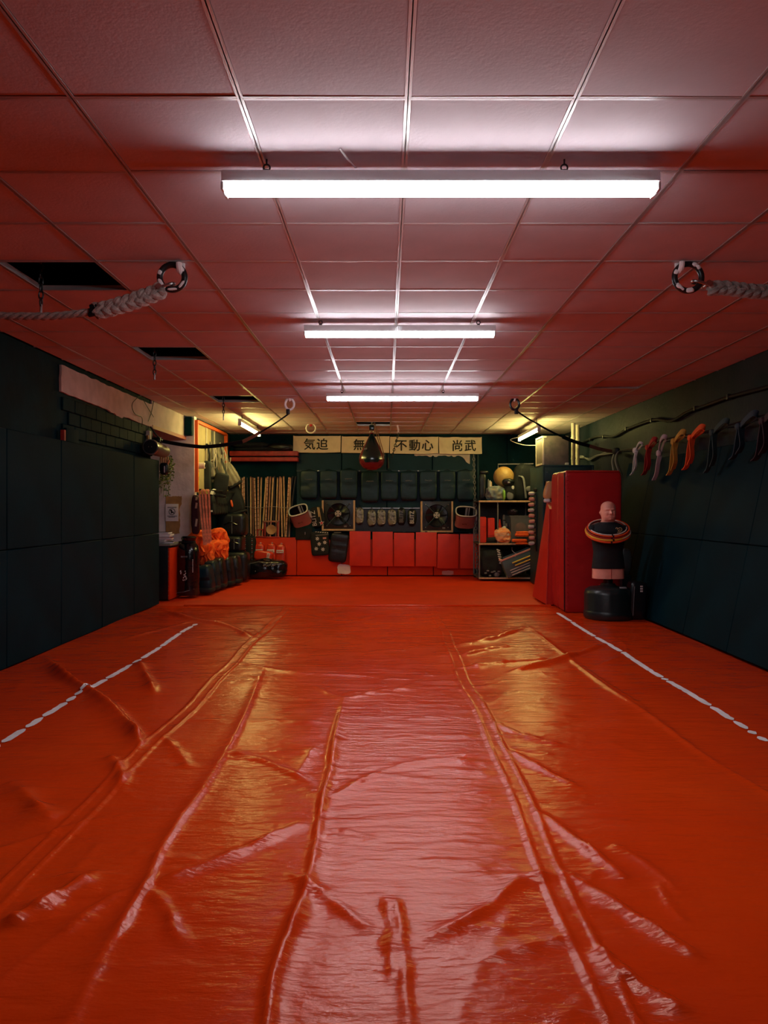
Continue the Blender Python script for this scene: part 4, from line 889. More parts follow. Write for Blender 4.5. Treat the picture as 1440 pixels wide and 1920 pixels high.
# black lettered kit bag
c = at(351, 1062, 11.35); t = thing('kit_bag', 'tall shiny black kit bag with white lettering standing by the white wall', 'bag', (c.x, 11.35, 0))
MB().lathe([(0, .004), (.16, .01), (.175, .05), (.165, .12), (.172, .3), (.165, .5), (.17, .66), (.15, .74), (.10, .80), (.12, .86), (.10, .885), (0, .87)], (c.x+.02, 11.35, .01), 28, wob=lambda a, z: .94+.06*noise.noise((math.cos(a)*2, math.sin(a)*2, z*7))+.05*math.sin(a*11)*max(0, z-.6)).build('bag_body', M_blackg, t)
MB().torus((c.x, 11.35, .81), .115, .012, rot('X', 90), 20, 6).build('drawstring', M_cable, t)
text('VENUM', .05, M_gprint, (c.x, 11.17, .60), 'lettering', t) if False else None
for k in range(5): MB().rbox((c.x-.04+k*.02, 11.172, .60), (.012, .004, .024), .001).build('letter', M_gprint, t)
rg = random.Random(4)
for k in range(16): MB().rbox((c.x-.03+rg.uniform(-.04, .05)+.002*k, 11.170, .40-k*.010+rg.uniform(-.01, .01)), (.012, .004, .018), .001, rot('Y', rg.uniform(-40, 40))).build('white_mark', M_wprint, t)
for k in range(9): MB().rbox((c.x+.115, 11.222, .55-k*.022), (.010, .004, .014), .001, rot('Z', 40)).build('letter', M_wprint, t)
MB().tube([(c.x-.13, 11.24, .06), (c.x, 11.165, .085), (c.x+.13, 11.24, .12)], .005, 5).build('zip', M_gprint, t)
# row of dark kick shields on the floor
rowp = [(391, 1108, 11.75, 1060), (402, 1106, 12.1, 1052), (415, 1100, 12.45, 1047), (430, 1096, 12.85, 1045), (444, 1092, 13.2, 1042)]
for i, (x, yb, Y, yt) in enumerate(rowp):
    p = at(x, yt, Y); H = p.z; t = thing('kick_shield', 'dark curved kick shield standing in the floor row, %s from the kit bag' % names[i], 'kick shield', (p.x, Y, 0), 'kick shields in a row on the floor')
    MB().soft((p.x-.03, Y, H/2+.01), (.20, .34, H), 4.5, 10, R=rot('Y', -7), amp=.01, fr=5, seed=i).build('pad', M_tealpad if i < 2 else M_black, t)
    MB().rbox((p.x-.02, Y-.172, H*.55), (.15, .012, .05), .004, rot('Y', -7)).build('grip_strap', M_black, t)
    MB().soft((p.x-.02, Y-.02, .06), (.22, .36, .1), 4, 5).build('bottom_pad', M_blackm, t)
# stacked big black pads
for i, (x0, x1, y0_, y1_, Y, lab) in enumerate(((416, 466, 1034, 1087, 13.75, 'lowest big black pad in the stack of three by the duffel'), (424, 456, 1005, 1034, 13.8, 'middle grey-black pad in the stack of three'), (410, 462, 962, 1005, 13.9, 'topmost big black pad in the stack of three'))):
    p, q = at(x0, y0_, Y), at(x1, y1_, Y); z0, z1 = (.008 if i == 0 else at(0, y1_, Y).z), p.z
    t = thing('block_pad', lab, 'pad', ((p.x+q.x)/2, Y, z0), 'stack of big black block pads')
    MB().soft(((p.x+q.x)/2, Y+.05, (z0+z1)/2), (q.x-p.x, .42, z1-z0-.004), 7, 9, amp=.008, seed=i+3).build('pad', M_black, t)
    MB().tube([((p.x+q.x)/2-.12, Y-.17, (z0+z1)/2), ((p.x+q.x)/2, Y-.19, (z0+z1)/2+.05), ((p.x+q.x)/2+.12, Y-.17, (z0+z1)/2)], .010, 6).build('handle', M_blackg, t)
    MB().tube([((p.x+q.x)/2+.02, Y-.165, z0+.05), ((p.x+q.x)/2+.02, Y-.165, z1-.05)], .006, 5).build('piping', M_gprint, t)
c = at(468, 1015, 14.75); t = thing('backpack', 'grey-black backpack with two red dotted zips beside the red arm shields', 'bag', c)
c.z = .62; MB().soft((c.x, 14.75, .52), (.24, .24, .52), 4, 10, amp=.012, seed=9).build('bag_body', M_blackm, t)
MB().soft((c.x, 14.75, .14), (.26, .26, .26), 5, 6).build('lower_pocket', M_black, t)
for dx in (-.06, .07):
    for k in range(12): MB().rbox((c.x+dx, 14.622-.006*math.sin(k/11*PI), .32+k*.037), (.012, .008, .016), .002).build('zip_tooth', M_rprint if k % 2 else M_wprint, t)
MB().tube(arc((c.x, 14.72, .77), .05, 0, PI, 8, (1, 0, 0), (0, 0, 1)), .01, 6).build('grab_handle', M_cable, t)
# cabinet in the recess + magazines
t = thing('low_cabinet', 'low black cabinet with an orange right edge in the left recess', 'cabinet', (-3.35, 11.2, 0))
MB().rbox((-3.40, 11.3, .385), (.56, .8, .77), .008).build('body', M_black, t); MB().rbox((-3.107, 11.3, .37), (.024, .8, .74), .004).build('side_panel', M_mat, t, label='orange side panel')
MB().rbox((-3.39, 11.3, .783), (.62, .84, .025), .004).build('top_board', M_gprint, t)
for k in range(10): MB().rbox((-3.115, 10.898, .06+k*.07), (.008, .006, .012), .002).build('staple', M_steel, t)
rg = random.Random(2)
for i in range(6):
    z = .797+i*.028; t = thing('magazine', '%s magazine or folder in the untidy stack on the low cabinet' % ['bottom', 'second', 'third', 'fourth', 'fifth', 'topmost'][i], 'magazine', (-3.3, 11.15, z), 'stack of magazines')
    Rm = rot('Z', rg.uniform(-14, 14)); c = Vector((-3.31+rg.uniform(-.03, .03), 11.15, z+.013)); 
    MB().rbox(c, (.34, .25, .018), .003, Rm).build('pages', M_paper, t); MB().rbox(c+Vector((0, 0, .011)), (.345, .255, .004), .001, Rm).rbox(c+Vector((0, 0, -.011)), (.345, .255, .004), .001, Rm).build('cover', (M_black, M_gprint, M_redbeam, M_black, M_paper, M_black)[i], t)
# kraft paper patch + notice
t = thing('kraft_sheet', 'torn brown kraft sheet taped on the white wall behind the notice', 'sheet', at(325, 1000, 12.1))
c0, c1 = at(310.5, 930, 12.14), at(340.5, 1001, 12.14); out = []
rg = random.Random(6)
for k in range(12): out.append((c0.x+(c1.x-c0.x)*k/11, c0.z+rg.uniform(-.012, .004)))
for k in range(1, 14): out.append((c1.x-.03*(k > 3)+rg.uniform(-.012, .012), c0.z+(c1.z-c0.z)*k/14))
for k in range(12): out.append((c1.x-.03+(c0.x-c1.x+.03)*k/11, c1.z+rg.uniform(-.004, .01)))
for k in range(1, 8): out.append((c0.x+rg.uniform(-.006, .006), c1.z+(c0.z-c1.z)*k/8))
MB().prism(out, 12.138, 12.146).build('paper', M_brown, t); MB().rbox(at(321, 998, 12.13), (.08, .004, .024), .001).build('tape_piece', M_tan, t)
t = thing('notice', 'white notice with a crossed-out boot in a circle on the kraft sheet', 'notice', at(322.5, 977, 12.12)); c = at(322.5, 961, 12.13)
MB().rbox(c, (.205, .006, .275), .001).build('paper', M_paper, t)
cc = at(322.5, 959.3, 12.122); MB().torus(cc, .048, .0045, I3, 28, 5).tube([cc+Vector((-.033, -.003, .033)), cc+Vector((.033, -.003, -.033))], .004, 5).build('prohibition_ring', M_ink, t)
MB().prism([(-.028, .03), (.004, .032), (.006, .005), (.03, -.006), (.031, -.02), (.004, -.02), (.0, -.028), (-.018, -.028), (-.012, -.006)], -.002, .002, c=cc+Vector((-.004, 0, 0))).build('boot_symbol', M_ink, t)
def dashes(y, a, b, h, seed):
    rg = random.Random(seed); x = a
    while x < b:
        wd = rg.uniform(1.0, 2.2); MB().rbox(at(min(x+wd/2, b), y, 12.124), (wd*.0085*.9, .003, h), .0005).build('print_line', M_ink, t); x += wd+.35
dashes(951.3, 314, 331, .012, 1); dashes(967.6, 313.6, 331, .010, 2); dashes(969.7, 316, 328, .010, 3)
# hanging plant
t = thing('trailing_plant', 'trailing green artificial plant hanging on the white wall by the glove', 'plant', at(312, 856, 11.9))
rg = random.Random(9)
stems = []
for k in range(26):
    x0 = 311+rg.uniform(-8, 9); ln = rg.uniform(35, 80); Y = 11.9+rg.uniform(-.1, .1); sway = rg.uniform(-7, 5)
    P = catmull([at(x0, 856+rg.uniform(-3, 6), Y), at(x0+sway*.3+4, 856+ln*.25, Y-.06), at(x0+sway*.7+2, 856+ln*.6, Y-.05), at(x0+sway, 856+ln, Y-.03)], 6); stems.append(P)
    MB().tube(P, .003, 4).build('stem', M_leaf, t)
lm = None
nl = 0
for P in stems:
    for j in range(1, len(P), 2):
        for s_ in range(2):
            if nl >= 290: break
            d = Vector((rg.uniform(-1, 1), rg.uniform(-1, .2), rg.uniform(-.8, .3))).normalized(); c = P[j]+d*.02; L = rg.uniform(.03, .05)
            W = d.cross(Vector((0, 1, 0.3))).normalized()*L*.3
            MB().add([c-d*L*.5, c+W, c+d*L*.5, c-W, c+Vector((0, -.006, .006))], [(0, 1, 4), (1, 2, 4), (2, 3, 4), (3, 0, 4)]).build('leaf', M_leaf if rg.random() < .6 else M_leaf2, t, fixn=False); nl += 1
MB().tube([at(311, 845, 11.95)+Vector((0, .21, 0)), at(311, 845, 11.95), at(311, 860, 11.9)], .006, 6).build('hanging_hook', M_iron, t)
# grey cylinder speaker on the left wall end
t = thing('wall_heater', 'grey cylindrical wall heater with a black round end, above the glove', 'heater', at(283, 842, 10.2)); a, b = at(265, 838, 9.9), at(303, 847, 10.6); a.x += .12; b.x += .04
d = (b-a).normalized(); q = rot('Z', 0)
MB().tube([a, a+d*.05, b-d*.03, b], [.095, .098, .085, .075], 20).build('body', M_greycan, t)
MB().tube([a-d*.012, a+d*.03], [.10, .102], 24).build('end_rim', M_steel, t); MB().tube([a-d*.02, a-d*.005], .088, 24).build('end_grille', M_black, t)
for k in (-1, 1): MB().soft(a-d*.024+Vector((k*.02, 0, .0)), (.012, .01, .012), 2, 2).build('screw', M_steel, t)
MB().rbox(at(270, 819, 10.2)+Vector((.05, 0, 0)), (.08, .08, .16), .01).build('junction_box', M_cond, t); MB().rbox(at(270, 820, 10.15)+Vector((.05, 0, 0)), (.03, .03, .05), .004).build('switch', M_brass, t)
MB().tube([at(292, 830, 10.35)+Vector((.05, 0, 0)), at(294, 822, 10.35)+Vector((.04, 0, 0)), at(290, 812, 10.3), at(282, 800, 10.3)], .012, 6).build('cable', M_cable, t)
t = thing('hanging_glove', 'black sparring glove with tan fingers hanging upside down below the heater', 'glove', at(300, 862, 10.6)); c = at(300, 879, 10.6)+Vector((.06, 0, 0))
MB().soft(c, (.12, .09, .17), 3.4, 8, fn=lambda o: Vector((o.x*(1+o.z*1.4), o.y, o.z))).build('cuff', M_black, t)
for k in range(4): MB().soft(c+Vector((-.045+k*.03, 0, .11+.012*math.sin(k*2))), (.03, .03, .13), 2.6, 4, R=rot('Y', (k-1.5)*4)).build('finger', M_tan, t)
MB().soft(c+Vector((.055, -.01, .08)), (.03, .03, .10), 2.6, 4, R=rot('Y', 25)).build('thumb', M_tan, t)
MB().tube([c+Vector((0, .02, .16)), c+Vector((0, .04, .26))], .01, 6).build('cord', M_cable, t); MB().rbox(c+Vector((.015, -.047, -.01)), (.014, .004, .09), .001).build('white_print', M_wprint, t)
t = thing('hook_plate', 'black hook plate on the left wall end where the strap is fastened', 'hook', at(295, 826, 10.55)); MB().rbox(at(295, 826, 10.55), (.12, .08, .09), .02).build('plate', M_black, t); MB().torus(at(300, 825, 10.5), .03, .008, I3, 12, 6).build('eye', M_iron, t)
# loose wires on the beam
for k, pts in enumerate(([(262, 742), (248, 757), (252, 775), (266, 783), (266, 800)], [(272, 745), (270, 752), (288, 782)], [(288, 752), (284, 772), (278, 790)])):
    t = thing('loose_wire', 'thin dark wire looping down the plaster strip, %s of three' % ['left', 'middle', 'right'][k], 'wire', at(*pts[0], 9.9)); P = []
    for x, y in pts: Yw = 3.17*F/(724-x); P.append(at(x, y, Yw))
    MB().tube(catmull(P, 6), .005, 5).build('core', M_cable, t)
t = thing('red_peg', 'short red wooden strip fixed on the dark left wall', 'strip', at(119, 812, 7.4)); MB().rbox(Vector((XL+.03, 7.48, CAMZ+.69)), (.04, .04, .16), .005).build('strip', M_redbeam, t)
MB().rbox(Vector((XL+.02, 7.7, CAMZ+.71)), (.03, .30, .18), .006).build('backing', M_teal, t)

# ================================================================== REAR RIGHT: SHELVES
t = thing('shelf_unit', 'dark three-tier shelf unit with pale shelf edges in the rear right corner', 'shelf', (2.2, 14.3, 0))
SX0, SX1, SY0, SY1 = 1.69, 2.72, 13.9, 14.8
for z in (.035, .658, 1.436):
    MB().bb((SX0, SY0, z-.012), (SX1, SY1, z+.012)).build('shelf_board', M_boardd, t); MB().rbox(((SX0+SX1)/2, SY0-.008, z), (SX1-SX0, .016, .03), .003).build('shelf_edge', M_woodp, t)
for x in (SX0+.012, SX1-.012):
    for y in (SY0+.012, SY1-.012): MB().rbox((x, y, .735), (.024, .024, 1.42), .003).build('post', M_gprint, t)
MB().rbox((at(933, 0, 13.95).x, SY0+.03, 1.05), (.02, .03, .75), .003).build('divider', M_gprint, t)
MB().bb((SX0, SY1, .02), (SX1, SY1+.01, 1.42)).build('back_panel', M_black, t)
z1, z2, z3 = 1.449, .671, .048
# top shelf
c = at(944.5, 894, 14.35); t = thing('exercise_ball', 'mustard ribbed exercise ball on the top shelf', 'ball', (c.x, 14.35, c.z-.19))
MB().lathe([(.192*math.sin(PI*i/40)*(1+.008*math.sin(i*PI)), -.192*math.cos(PI*i/40)) for i in range(41)], c, 32, rot('Z', 0) @ rot('X', 60)).build('ball', M_ball, t)
for i in range(4, 37, 2):
    a = PI*i/40; MB().torus(c+(rot('X', 60) @ Vector((0, 0, -.192*math.cos(a)))), .192*math.sin(a), .0022, rot('X', 60) @ rot('X', 90), 30, 4).build('rib', M_tan, t)
def put(name, label, cat, px, zb, Y, d, m, seed=0, p=3, amp=.02, fr=8, part='body', n=10, group=None, R=I3):
    x = (px-724)/F*Y; t = thing(name, label, cat, (x, Y, zb), group); MB().soft((x, Y, zb+d[2]/2), d, p, n, amp=amp, fr=fr, seed=seed, R=R).build(part, m, t); return t, x
t, x = put('plastic_bag', 'crumpled blue and grey plastic bag under the mustard ball', 'bag', 929, z1, 14.05, (.33, .24, .25), M_bluebag, 3, 3, .05, 9, n=16)
MB().soft((x+.14, 14.0, z1+.1), (.05, .2, .2), 3, 8, amp=.02, seed=2).build('green_edge', M_greenbag, t)
t, x = put('black_case', 'tall black upright case at the left end of the top shelf', 'case', 905, z1, 14.25, (.12, .14, .50), M_black, 1, 6, .004); MB().tube([(x+.02, 14.17, z1+.08), (x+.02, 14.17, z1+.42)], .008, 6).build('steel_tube', M_steel, t)
MB().soft((x+.03, 14.25, z1+.53), (.16, .1, .07), 3, 5).build('lid', M_black, t)
for k, (px, m) in enumerate(((915.5, M_gprint), (918.5, M_wprint), (921, M_woodp))):
    t, x = put('upright_roll', '%s thin upright item beside the black case on the top shelf' % ('grey', 'white', 'wooden')[k], 'roll', px, z1, 14.2, (.026, .05, .40-.02*k), m, k, 6, .001, part='roll', n=4); MB().rbox((x, 14.17, z1+.2), (.028, .01, .03), .002).build('band', M_black, t)
t, x = put('shoe_bag', 'dark bag with a pale patch right of the plastic bag on the top shelf', 'bag', 955, z1, 14.05, (.20, .2, .32), M_blackm, 7); MB().soft((x+.05, 13.95, z1+.24), (.05, .02, .07), 2.4, 4).build('pale_patch', M_wprint, t); MB().soft((x, 13.97, z1+.1), (.13, .06, .17), 2.5, 5).build('grey_panel', M_gprint, t)
t, x = put('helmet_bag', 'black helmet-like bag in front of the mustard ball', 'bag', 953, z1+.28, 14.0, (.22, .18, .12), M_black, 9, 2.6, .02); MB().rbox((x, 13.91, z1+.33), (.05, .01, .03), .003).build('clip', M_steel, t)
t, x = put('sports_bag', 'big grey-black sports bag leaning at the right end of the top shelf', 'bag', 982, z1, 14.3, (.42, .3, .68), M_blackm, 5, 3.4, .04, 5, R=rot('Y', 8)); MB().ribbon(catmull([(x-.13, 14.12, z1+.46), (x-.05, 14.08, z1+.42), (x-.02, 14.06, z1+.2), (x+.0, 14.08, z1+.05)], 6), (1, 0, 0), .035, .008).build('shoulder_strap', M_gprint, t); MB().soft((x+.07, 14.14, z1+.22), (.13, .05, .1), 2.4, 5, amp=.01).build('side_badge', M_gprint, t)
# middle shelf
for k, (px, yt) in enumerate(((904.5, 969), (920, 971))):
    t, x = put('red_block', '%s upright red foam block on the middle shelf' % ('left', 'right')[k], 'block', px, z2, 14.05, (.125, .2, at(0, yt, 14.0).z-z2), M_redpad, k, 14, 0, n=6, group='upright red foam blocks'); MB().rbox((x, 13.948, z2+.14 if k else z2+.3), (.126, .006, .006), .001).build('seam', M_redbeam, t)
t, x = put('black_hat', 'soft black hat in front of the red blocks', 'hat', 921, z2, 13.97, (.17, .13, .11), M_blackm, 4, 2.6, .02); MB().soft((x, 13.97, z2+.012), (.22, .13, .024), 3, 5).build('brim', M_blackm, t)
x = (937-724)/F*14.1; t = thing('traffic_cone', 'small orange-red cone behind the orange net bag', 'cone', (x, 14.1, z2)); MB().lathe([(.085, .02), (.08, .03), (.012, .43), (0, .435)], (x, 14.1, z2), 20).build('cone', M_redpad, t); MB().rbox((x, 14.1, z2+.011), (.2, .2, .022), .006).build('base', M_redpad, t)
t, x = put('net_bag', 'crumpled orange and white net bag at the front of the middle shelf', 'bag', 942, z2, 13.98, (.26, .2, .27), M_netbag, 8, 2.8, .05, 9, n=16); MB().soft((x+.03, 13.99, z2+.28), (.08, .07, .05), 2.4, 6, amp=.02).build('knot', M_wprint, t); MB().soft((x+.07, 13.895, z2+.16), (.08, .012, .05), 2.4, 5, amp=.006).build('white_print', M_wprint, t)
for k, (px, h, m) in enumerate(((945, .52, M_gprint), (949.5, .36, M_olive))):
    t, x = put('upright_roll', '%s upright item behind the orange net bag' % ('tall grey', 'short olive')[k], 'roll', px, z2, 14.2, (.05, .06, h), m, k, 5, .004, part='roll', n=5); MB().rbox((x, 14.165, z2+h*.8), (.052, .01, .02), .002).build('band', M_black, t)
tx0, tx1 = at(956, 0, 14.0).x, at(996, 0, 14.0).x; tz = at(0, 967, 14.0).z
t = thing('storage_tub', 'cloudy clear plastic tub holding a faded red ball on the middle shelf', 'tub', ((tx0+tx1)/2, 14.15, z2))
th = .008
MB().bb((tx0, 13.95, z2+.004), (tx1, 14.5, z2+.012)).bb((tx0, 13.95, z2), (tx0+th, 14.5, tz)).bb((tx1-th, 13.95, z2), (tx1, 14.5, tz)).bb((tx0, 13.95, z2), (tx1, 13.95+th, tz)).bb((tx0, 14.5-th, z2), (tx1, 14.5, tz)).build('tub_body', M_clear, t)
MB().rbox(((tx0+tx1)/2, 13.945, tz-.008), (tx1-tx0+.03, .02, .025), .005).rbox((tx0, 14.22, tz-.008), (.02, .56, .025), .005).build('rim', M_clear, t)
c = Vector((at(977, 0, 14.1).x, 14.16, z2+.012+.13)); t = thing('basketball', 'faded red ball seen through the clear tub', 'ball', c-Vector((0, 0, .12))); c.z = at(0, 988, 14.1).z
c.z = z2+.26; MB().lathe([(.115*math.sin(PI*i/20), -.115*math.cos(PI*i/20)) for i in range(21)], c, 20).build('ball', M_bball, t)
for Rm in (I3, rot('Z', 90), rot('X', 90)): MB().torus(c, .1155, .003, Rm, 24, 4).build('groove', M_black, t)
t, x = put('dark_bundle', 'dark bundle beneath the ball inside the clear tub', 'bundle', 976, z2+.014, 14.2, (.34, .3, .13), M_tealplas, 3, 3, .02); MB().tube([(x-.12, 14.05, z2+.08), (x+.12, 14.05, z2+.09)], .01, 6).build('cord', M_cable, t)
for k, (px, py, w_, m) in enumerate(((978.5, 1003, .25, M_orange), (974, 1013.5, .27, M_orange), (978, 1019, .22, M_orange), (980, 999, .24, M_orange))):
    Y = 13.86 if k < 3 else 13.87; c = at(px, py, Y); t = thing('orange_pad', 'folded orange pad at the clear tub front, %s of the four' % ['second from top', 'third from top', 'lowest', 'topmost'][k], 'pad', c, 'folded orange pads on the middle shelf')
    MB().soft(c, (w_, .10, .055 if k != 2 else .03), 5, 6, amp=.004, seed=k).build('pad', m, t); MB().rbox(c+Vector((0, -.052, 0)), (w_*.9, .004, .004), .001).build('seam', M_redbeam, t)
t, x = put('black_helmet', 'black headgear with steel glints resting above the clear tub', 'headgear', 963, tz+.0, 14.12, (.22, .2, .15), M_black, 4, 2.6, .02)
for k in range(4): MB().rbox((x-.05+k*.03, 14.015, tz+.09+.02*math.sin(k*2)), (.022, .006, .01), .002).build('buckle', M_steel, t)
# bottom shelf
t, x = put('lettered_bag', 'black bag with white upright lettering at the left of the bottom shelf', 'bag', 920, z3, 14.1, (.42, .4, .54), M_blackm, 6, 3.6, .04, 5, n=12)
for k in range(7): MB().rbox((x+.11+.008*k, 13.885-.0, z3+.50-k*.04), (.065, .008, .022), .002, rot('Y', 20+10*math.sin(k*2))).build('white_letter', M_wprint, t)
for k in range(7): MB().soft((x-.12+.04*k, 13.895, z3+.08+.05*math.sin(k*2.2)), (.05, .012, .03), 2.4, 3).build('white_scuff', M_gprint, t)
t, x = put('pale_ball', 'pale small ball low on the bottom shelf', 'ball', 931, z3, 13.95, (.11, .11, .11), M_gprint, 6, 2, .0); MB().torus((x, 13.95, z3+.055), .0545, .003, I3, 20, 4).build('seam', M_black, t)
# tilted crate full of sticks
cx = at(973, 0, 13.75).x; t = thing('clear_crate', 'clear plastic crate lying tilted on the bottom shelf with sticks in it', 'crate', (cx, 13.75, .05)); Rm = rot('Y', -22); c = Vector((cx, 13.82, .33))
W, D, H = .58, .32, .34
for dx, dz, sx, sz in ((0, -H/2, W, .012), (-W/2, 0, .012, H), (W/2, 0, .012, H)): MB().rbox(c+Rm@Vector((dx, 0, dz)), (sx, D, sz), .004, Rm).build('crate_wall', M_clear, t)
MB().rbox(c+Rm@Vector((0, D/2, 0)), (W, .012, H), .004, Rm).build('crate_wall', M_tealplas, t); MB().rbox(c+Rm@Vector((0, -D/2, -.02)), (W, .012, H-.04), .004, Rm).build('crate_wall', M_tealplas, t)
MB().rbox(c+Rm@Vector((0, -D/2, H/2-.01)), (W+.05, .03, .03), .006, Rm).rbox(c+Rm@Vector((-W/2, 0, H/2-.01)), (.03, D, .03), .006, Rm).build('rim', M_pink, t, label='pale rim')
for k in range(3): MB().rbox(c+Rm@Vector((.02, -D/2-.01, -.06-k*.045)), (W*.8, .014, .012), .003, Rm).build('rib', M_wprint, t)
for k, (dx, dz, L) in enumerate(((.08, .05, .4), (.10, -.01, .38))):
    p = c+Rm@Vector((dx-L/2, -D/2-.025, dz)); q = c+Rm@Vector((dx+L/2, -D/2-.025, dz)); t = thing('yellow_stick', '%s yellow stick lying along the front of the tilted crate' % ('upper', 'lower')[k], 'stick', p, 'yellow sticks at the crate'); MB().tube([p, q], .014, 8).build('shaft', M_yst, t); MB().tube([p-(q-p)*.02, p], .015, 8).build('cap', M_tan, t)
p, q = at(967, 1052, 13.72), at(981, 1040, 13.75); t = thing('yellow_stick', 'short yellow stick poking up out of the tilted crate', 'stick', p); MB().tube([p, q], .016, 8).build('shaft', M_yst, t); MB().tube([q, q+(q-p)*.06], .017, 8).build('cap', M_tan, t)
t = thing('white_hanger', 'white bent hook hanging under the middle shelf', 'hook', at(963, 1032, 13.95)); MB().tube(catmull([at(960, 1032, 13.95), at(964, 1036, 13.95), at(968, 1039, 13.95), at(966, 1043, 13.95), at(961, 1041, 13.95)], 6), .007, 6).build('wire', M_wprint, t); MB().tube([at(960, 1032, 13.95), at(960, 1026, 13.95)], .006, 6).build('stem', M_steel, t)
# vertical chain at the end of the low wall
t = thing('long_chain', 'long dark chain hanging down the rear wall beside the shelf unit', 'chain', at(889, 853, 14.78)); q = MB(); chain(q, at(888, 853, 14.72), at(895, 1080, 14.72), .07, .008, .02); q.build('links', M_gprint, t)
MB().tube([at(896, 852, 15.0), at(897, 1000, 14.98)], .02, 8).build('pipe', M_tealcab, t)
MB().soft(at(891, 1083, 14.70), (.07, .07, .07), 2.4, 4).build('end_weight', M_black, t)

# tall cabinet, metal box, gloves on its side
t = thing('tall_cabinet', 'tall dark teal locker standing between the shelf unit and the red mats', 'cabinet', (2.95, 13.0, 0))
MB().rbox((2.585, 13.05, 1.01), (.03, 1.1, 2.02), .006).build('side_panel', M_tealcab, t); MB().rbox((3.395, 13.05, 1.01), (.03, 1.1, 2.02), .006).build('side_panel', M_tealcab, t)
MB().rbox((2.99, 13.05, 2.005), (.80, 1.1, .03), .006).build('top_panel', M_tealcab, t); MB().bb((2.6, 13.56, 0), (3.38, 13.59, 1.99)).build('back_panel', M_black, t)
MB().rbox((2.99, 12.515, 1.87), (.78, .025, .24), .004).build('upper_door', M_tealcab, t); MB().rbox((2.99, 12.53, .80), (.78, .025, 1.58), .004).build('lower_door', M_black, t); MB().rbox((2.72, 12.505, 1.73), (.2, .03, .045), .004).build('pale_rail', M_woodp, t, label='pale wooden rail')
for z in (1.9, 1.62): MB().lathe([(.01, 0), (.01, .012)], (2.64, 12.5, z), 8, rot('X', 90)).build('screw', M_steel, t)
t = thing('metal_box', 'scuffed grey metal box with yellowish edges on top of the tall locker', 'box', (2.79, 12.8, 2.02)); bx0, bx1, bz0, bz1 = 2.575, 3.0, 2.022, 2.50
MB().rbox(((bx0+bx1)/2, 12.8, (bz0+bz1)/2), (bx1-bx0, .56, bz1-bz0), .006).build('body', M_metalbox, t)
for y in (12.53, 13.07): MB().rbox((bx0+.005, y, (bz0+bz1)/2), (.03, .03, bz1-bz0), .004).build('corner_rail', M_cond, t)
for z in (bz0+.015, bz1-.015): MB().rbox((bx0-.004, 12.8, z), (.016, .5, .03), .004).build('edge_rail', M_cond, t)
for x, z in ((bx0+.03, bz1-.02), (bx1-.03, bz0+.02)): MB().rbox((x, 12.515, z), (.06, .01, .035), .002).build('corner_plate', M_wprint, t)
for k in range(10):
    py = 925.5+k*10.35; c = at(996.5+(.8*math.sin(k*1.7)), py, 13.0); c.x = min(c.x, 2.50)
    t = thing('hand_pad', 'pale pink hand pad hung on the locker side, %s from the top of ten' % (names+['tenth'])[k], 'hand pad', c, 'column of pale hand pads')
    MB().soft(c+Vector((.0, 0, 0)), (.10, .09, .062), 3.4, 6, R=rot('Y', 8*math.sin(k*2)), amp=.006, seed=k, fr=14).build('pad', M_pink if k % 3 else M_lilac, t); MB().rbox(c+Vector((.055, .02, -.01)), (.03, .06, .03), .006).build('wrist_strap', M_black, t)
t = thing('pad_hanger', 'black vertical strip carrying the column of pale hand pads', 'hanger', (2.55, 13.0, 1.6)); MB().rbox((2.556, 13.02, 1.08), (.02, .10, 1.0), .004).build('strip', M_black, t); MB().soft((2.53, 12.9, 1.62), (.06, .06, .07), 3, 4).build('knob', M_blackm, t)
for k, (x, Y) in enumerate(((1075, 13.1), (1083, 13.4))):
    c = at(x, 850, Y); t = thing('wall_pipe', 'dirty white vertical pipe in the corner behind the metal box, %s' % ('left one', 'right one')[k], 'pipe', (c.x, Y, 2.1), 'vertical pipes in the rear right corner'); MB().tube([(c.x, Y, 1.9), (c.x, Y, CEIL)], .035, 10).build('pipe', M_cond, t)
    for z in (2.15, 2.5): MB().tube([(c.x, Y, z), (c.x, Y, z+.03)], .042, 10).build('collar', M_cond, t)
t = thing('lamp_cable', 'thin grey cable running from the rear right light to the metal box', 'cable', at(952, 815, 14.3)); MB().tube(catmull([(2.46, 14.0, 2.62), at(957, 825, 14.3), at(980, 834, 13.6), at(1004, 835, 13.0)], 8), .006, 6).build('core', M_wprint, t)
t = thing('door_frame_outline', 'thin pale rod frame on the rear wall behind the mustard ball', 'rod', at(934, 872, 15.05)); MB().tube([at(934, 885, 15.04), at(934, 870.5, 15.04), at(1000, 869.5, 15.04)], .012, 6).build('rod', M_wprint, t)

# ================================================================== RED CRASH MATS
mx0, mx1, my0, my1, mz = 2.225, 2.935, 9.5, 10.27, 1.775
t = thing('crash_mat', 'thick dark red crash mat standing upright behind the dummy', 'crash mat', ((mx0+mx1)/2, 9.9, 0))
for (x0, x1, y0_, y1_) in ((mx0, mx1, my0, my0+.37), (mx0, mx1, my0+.385, my1)):
    MB().soft(((x0+x1)/2, (y0_+y1_)/2, mz/2+.008), (x1-x0, y1_-y0_, mz), 26, 22, amp=.007, fr=3.2, seed=int(y0_*9)).build('mat_half', M_crash, t)
MB().tube([(mx0-.002, my0+.008, .02), (mx0-.002, my0+.008, mz-.02)], .007, 6).build('corner_piping', M_black, t)
MB().tube([(mx0+.02, my0-.001, mz-.005), (mx1-.03, my0-.001, mz-.005)], .006, 6).build('top_piping', M_redbeam, t)
for k in range(34): MB().soft((mx0+.035, my0-.001, .06+k*.05), (.035+.01*math.sin(k*3), .010, .012), 2.2, 2, R=rot('Y', 25)).build('pucker', M_crash, t)
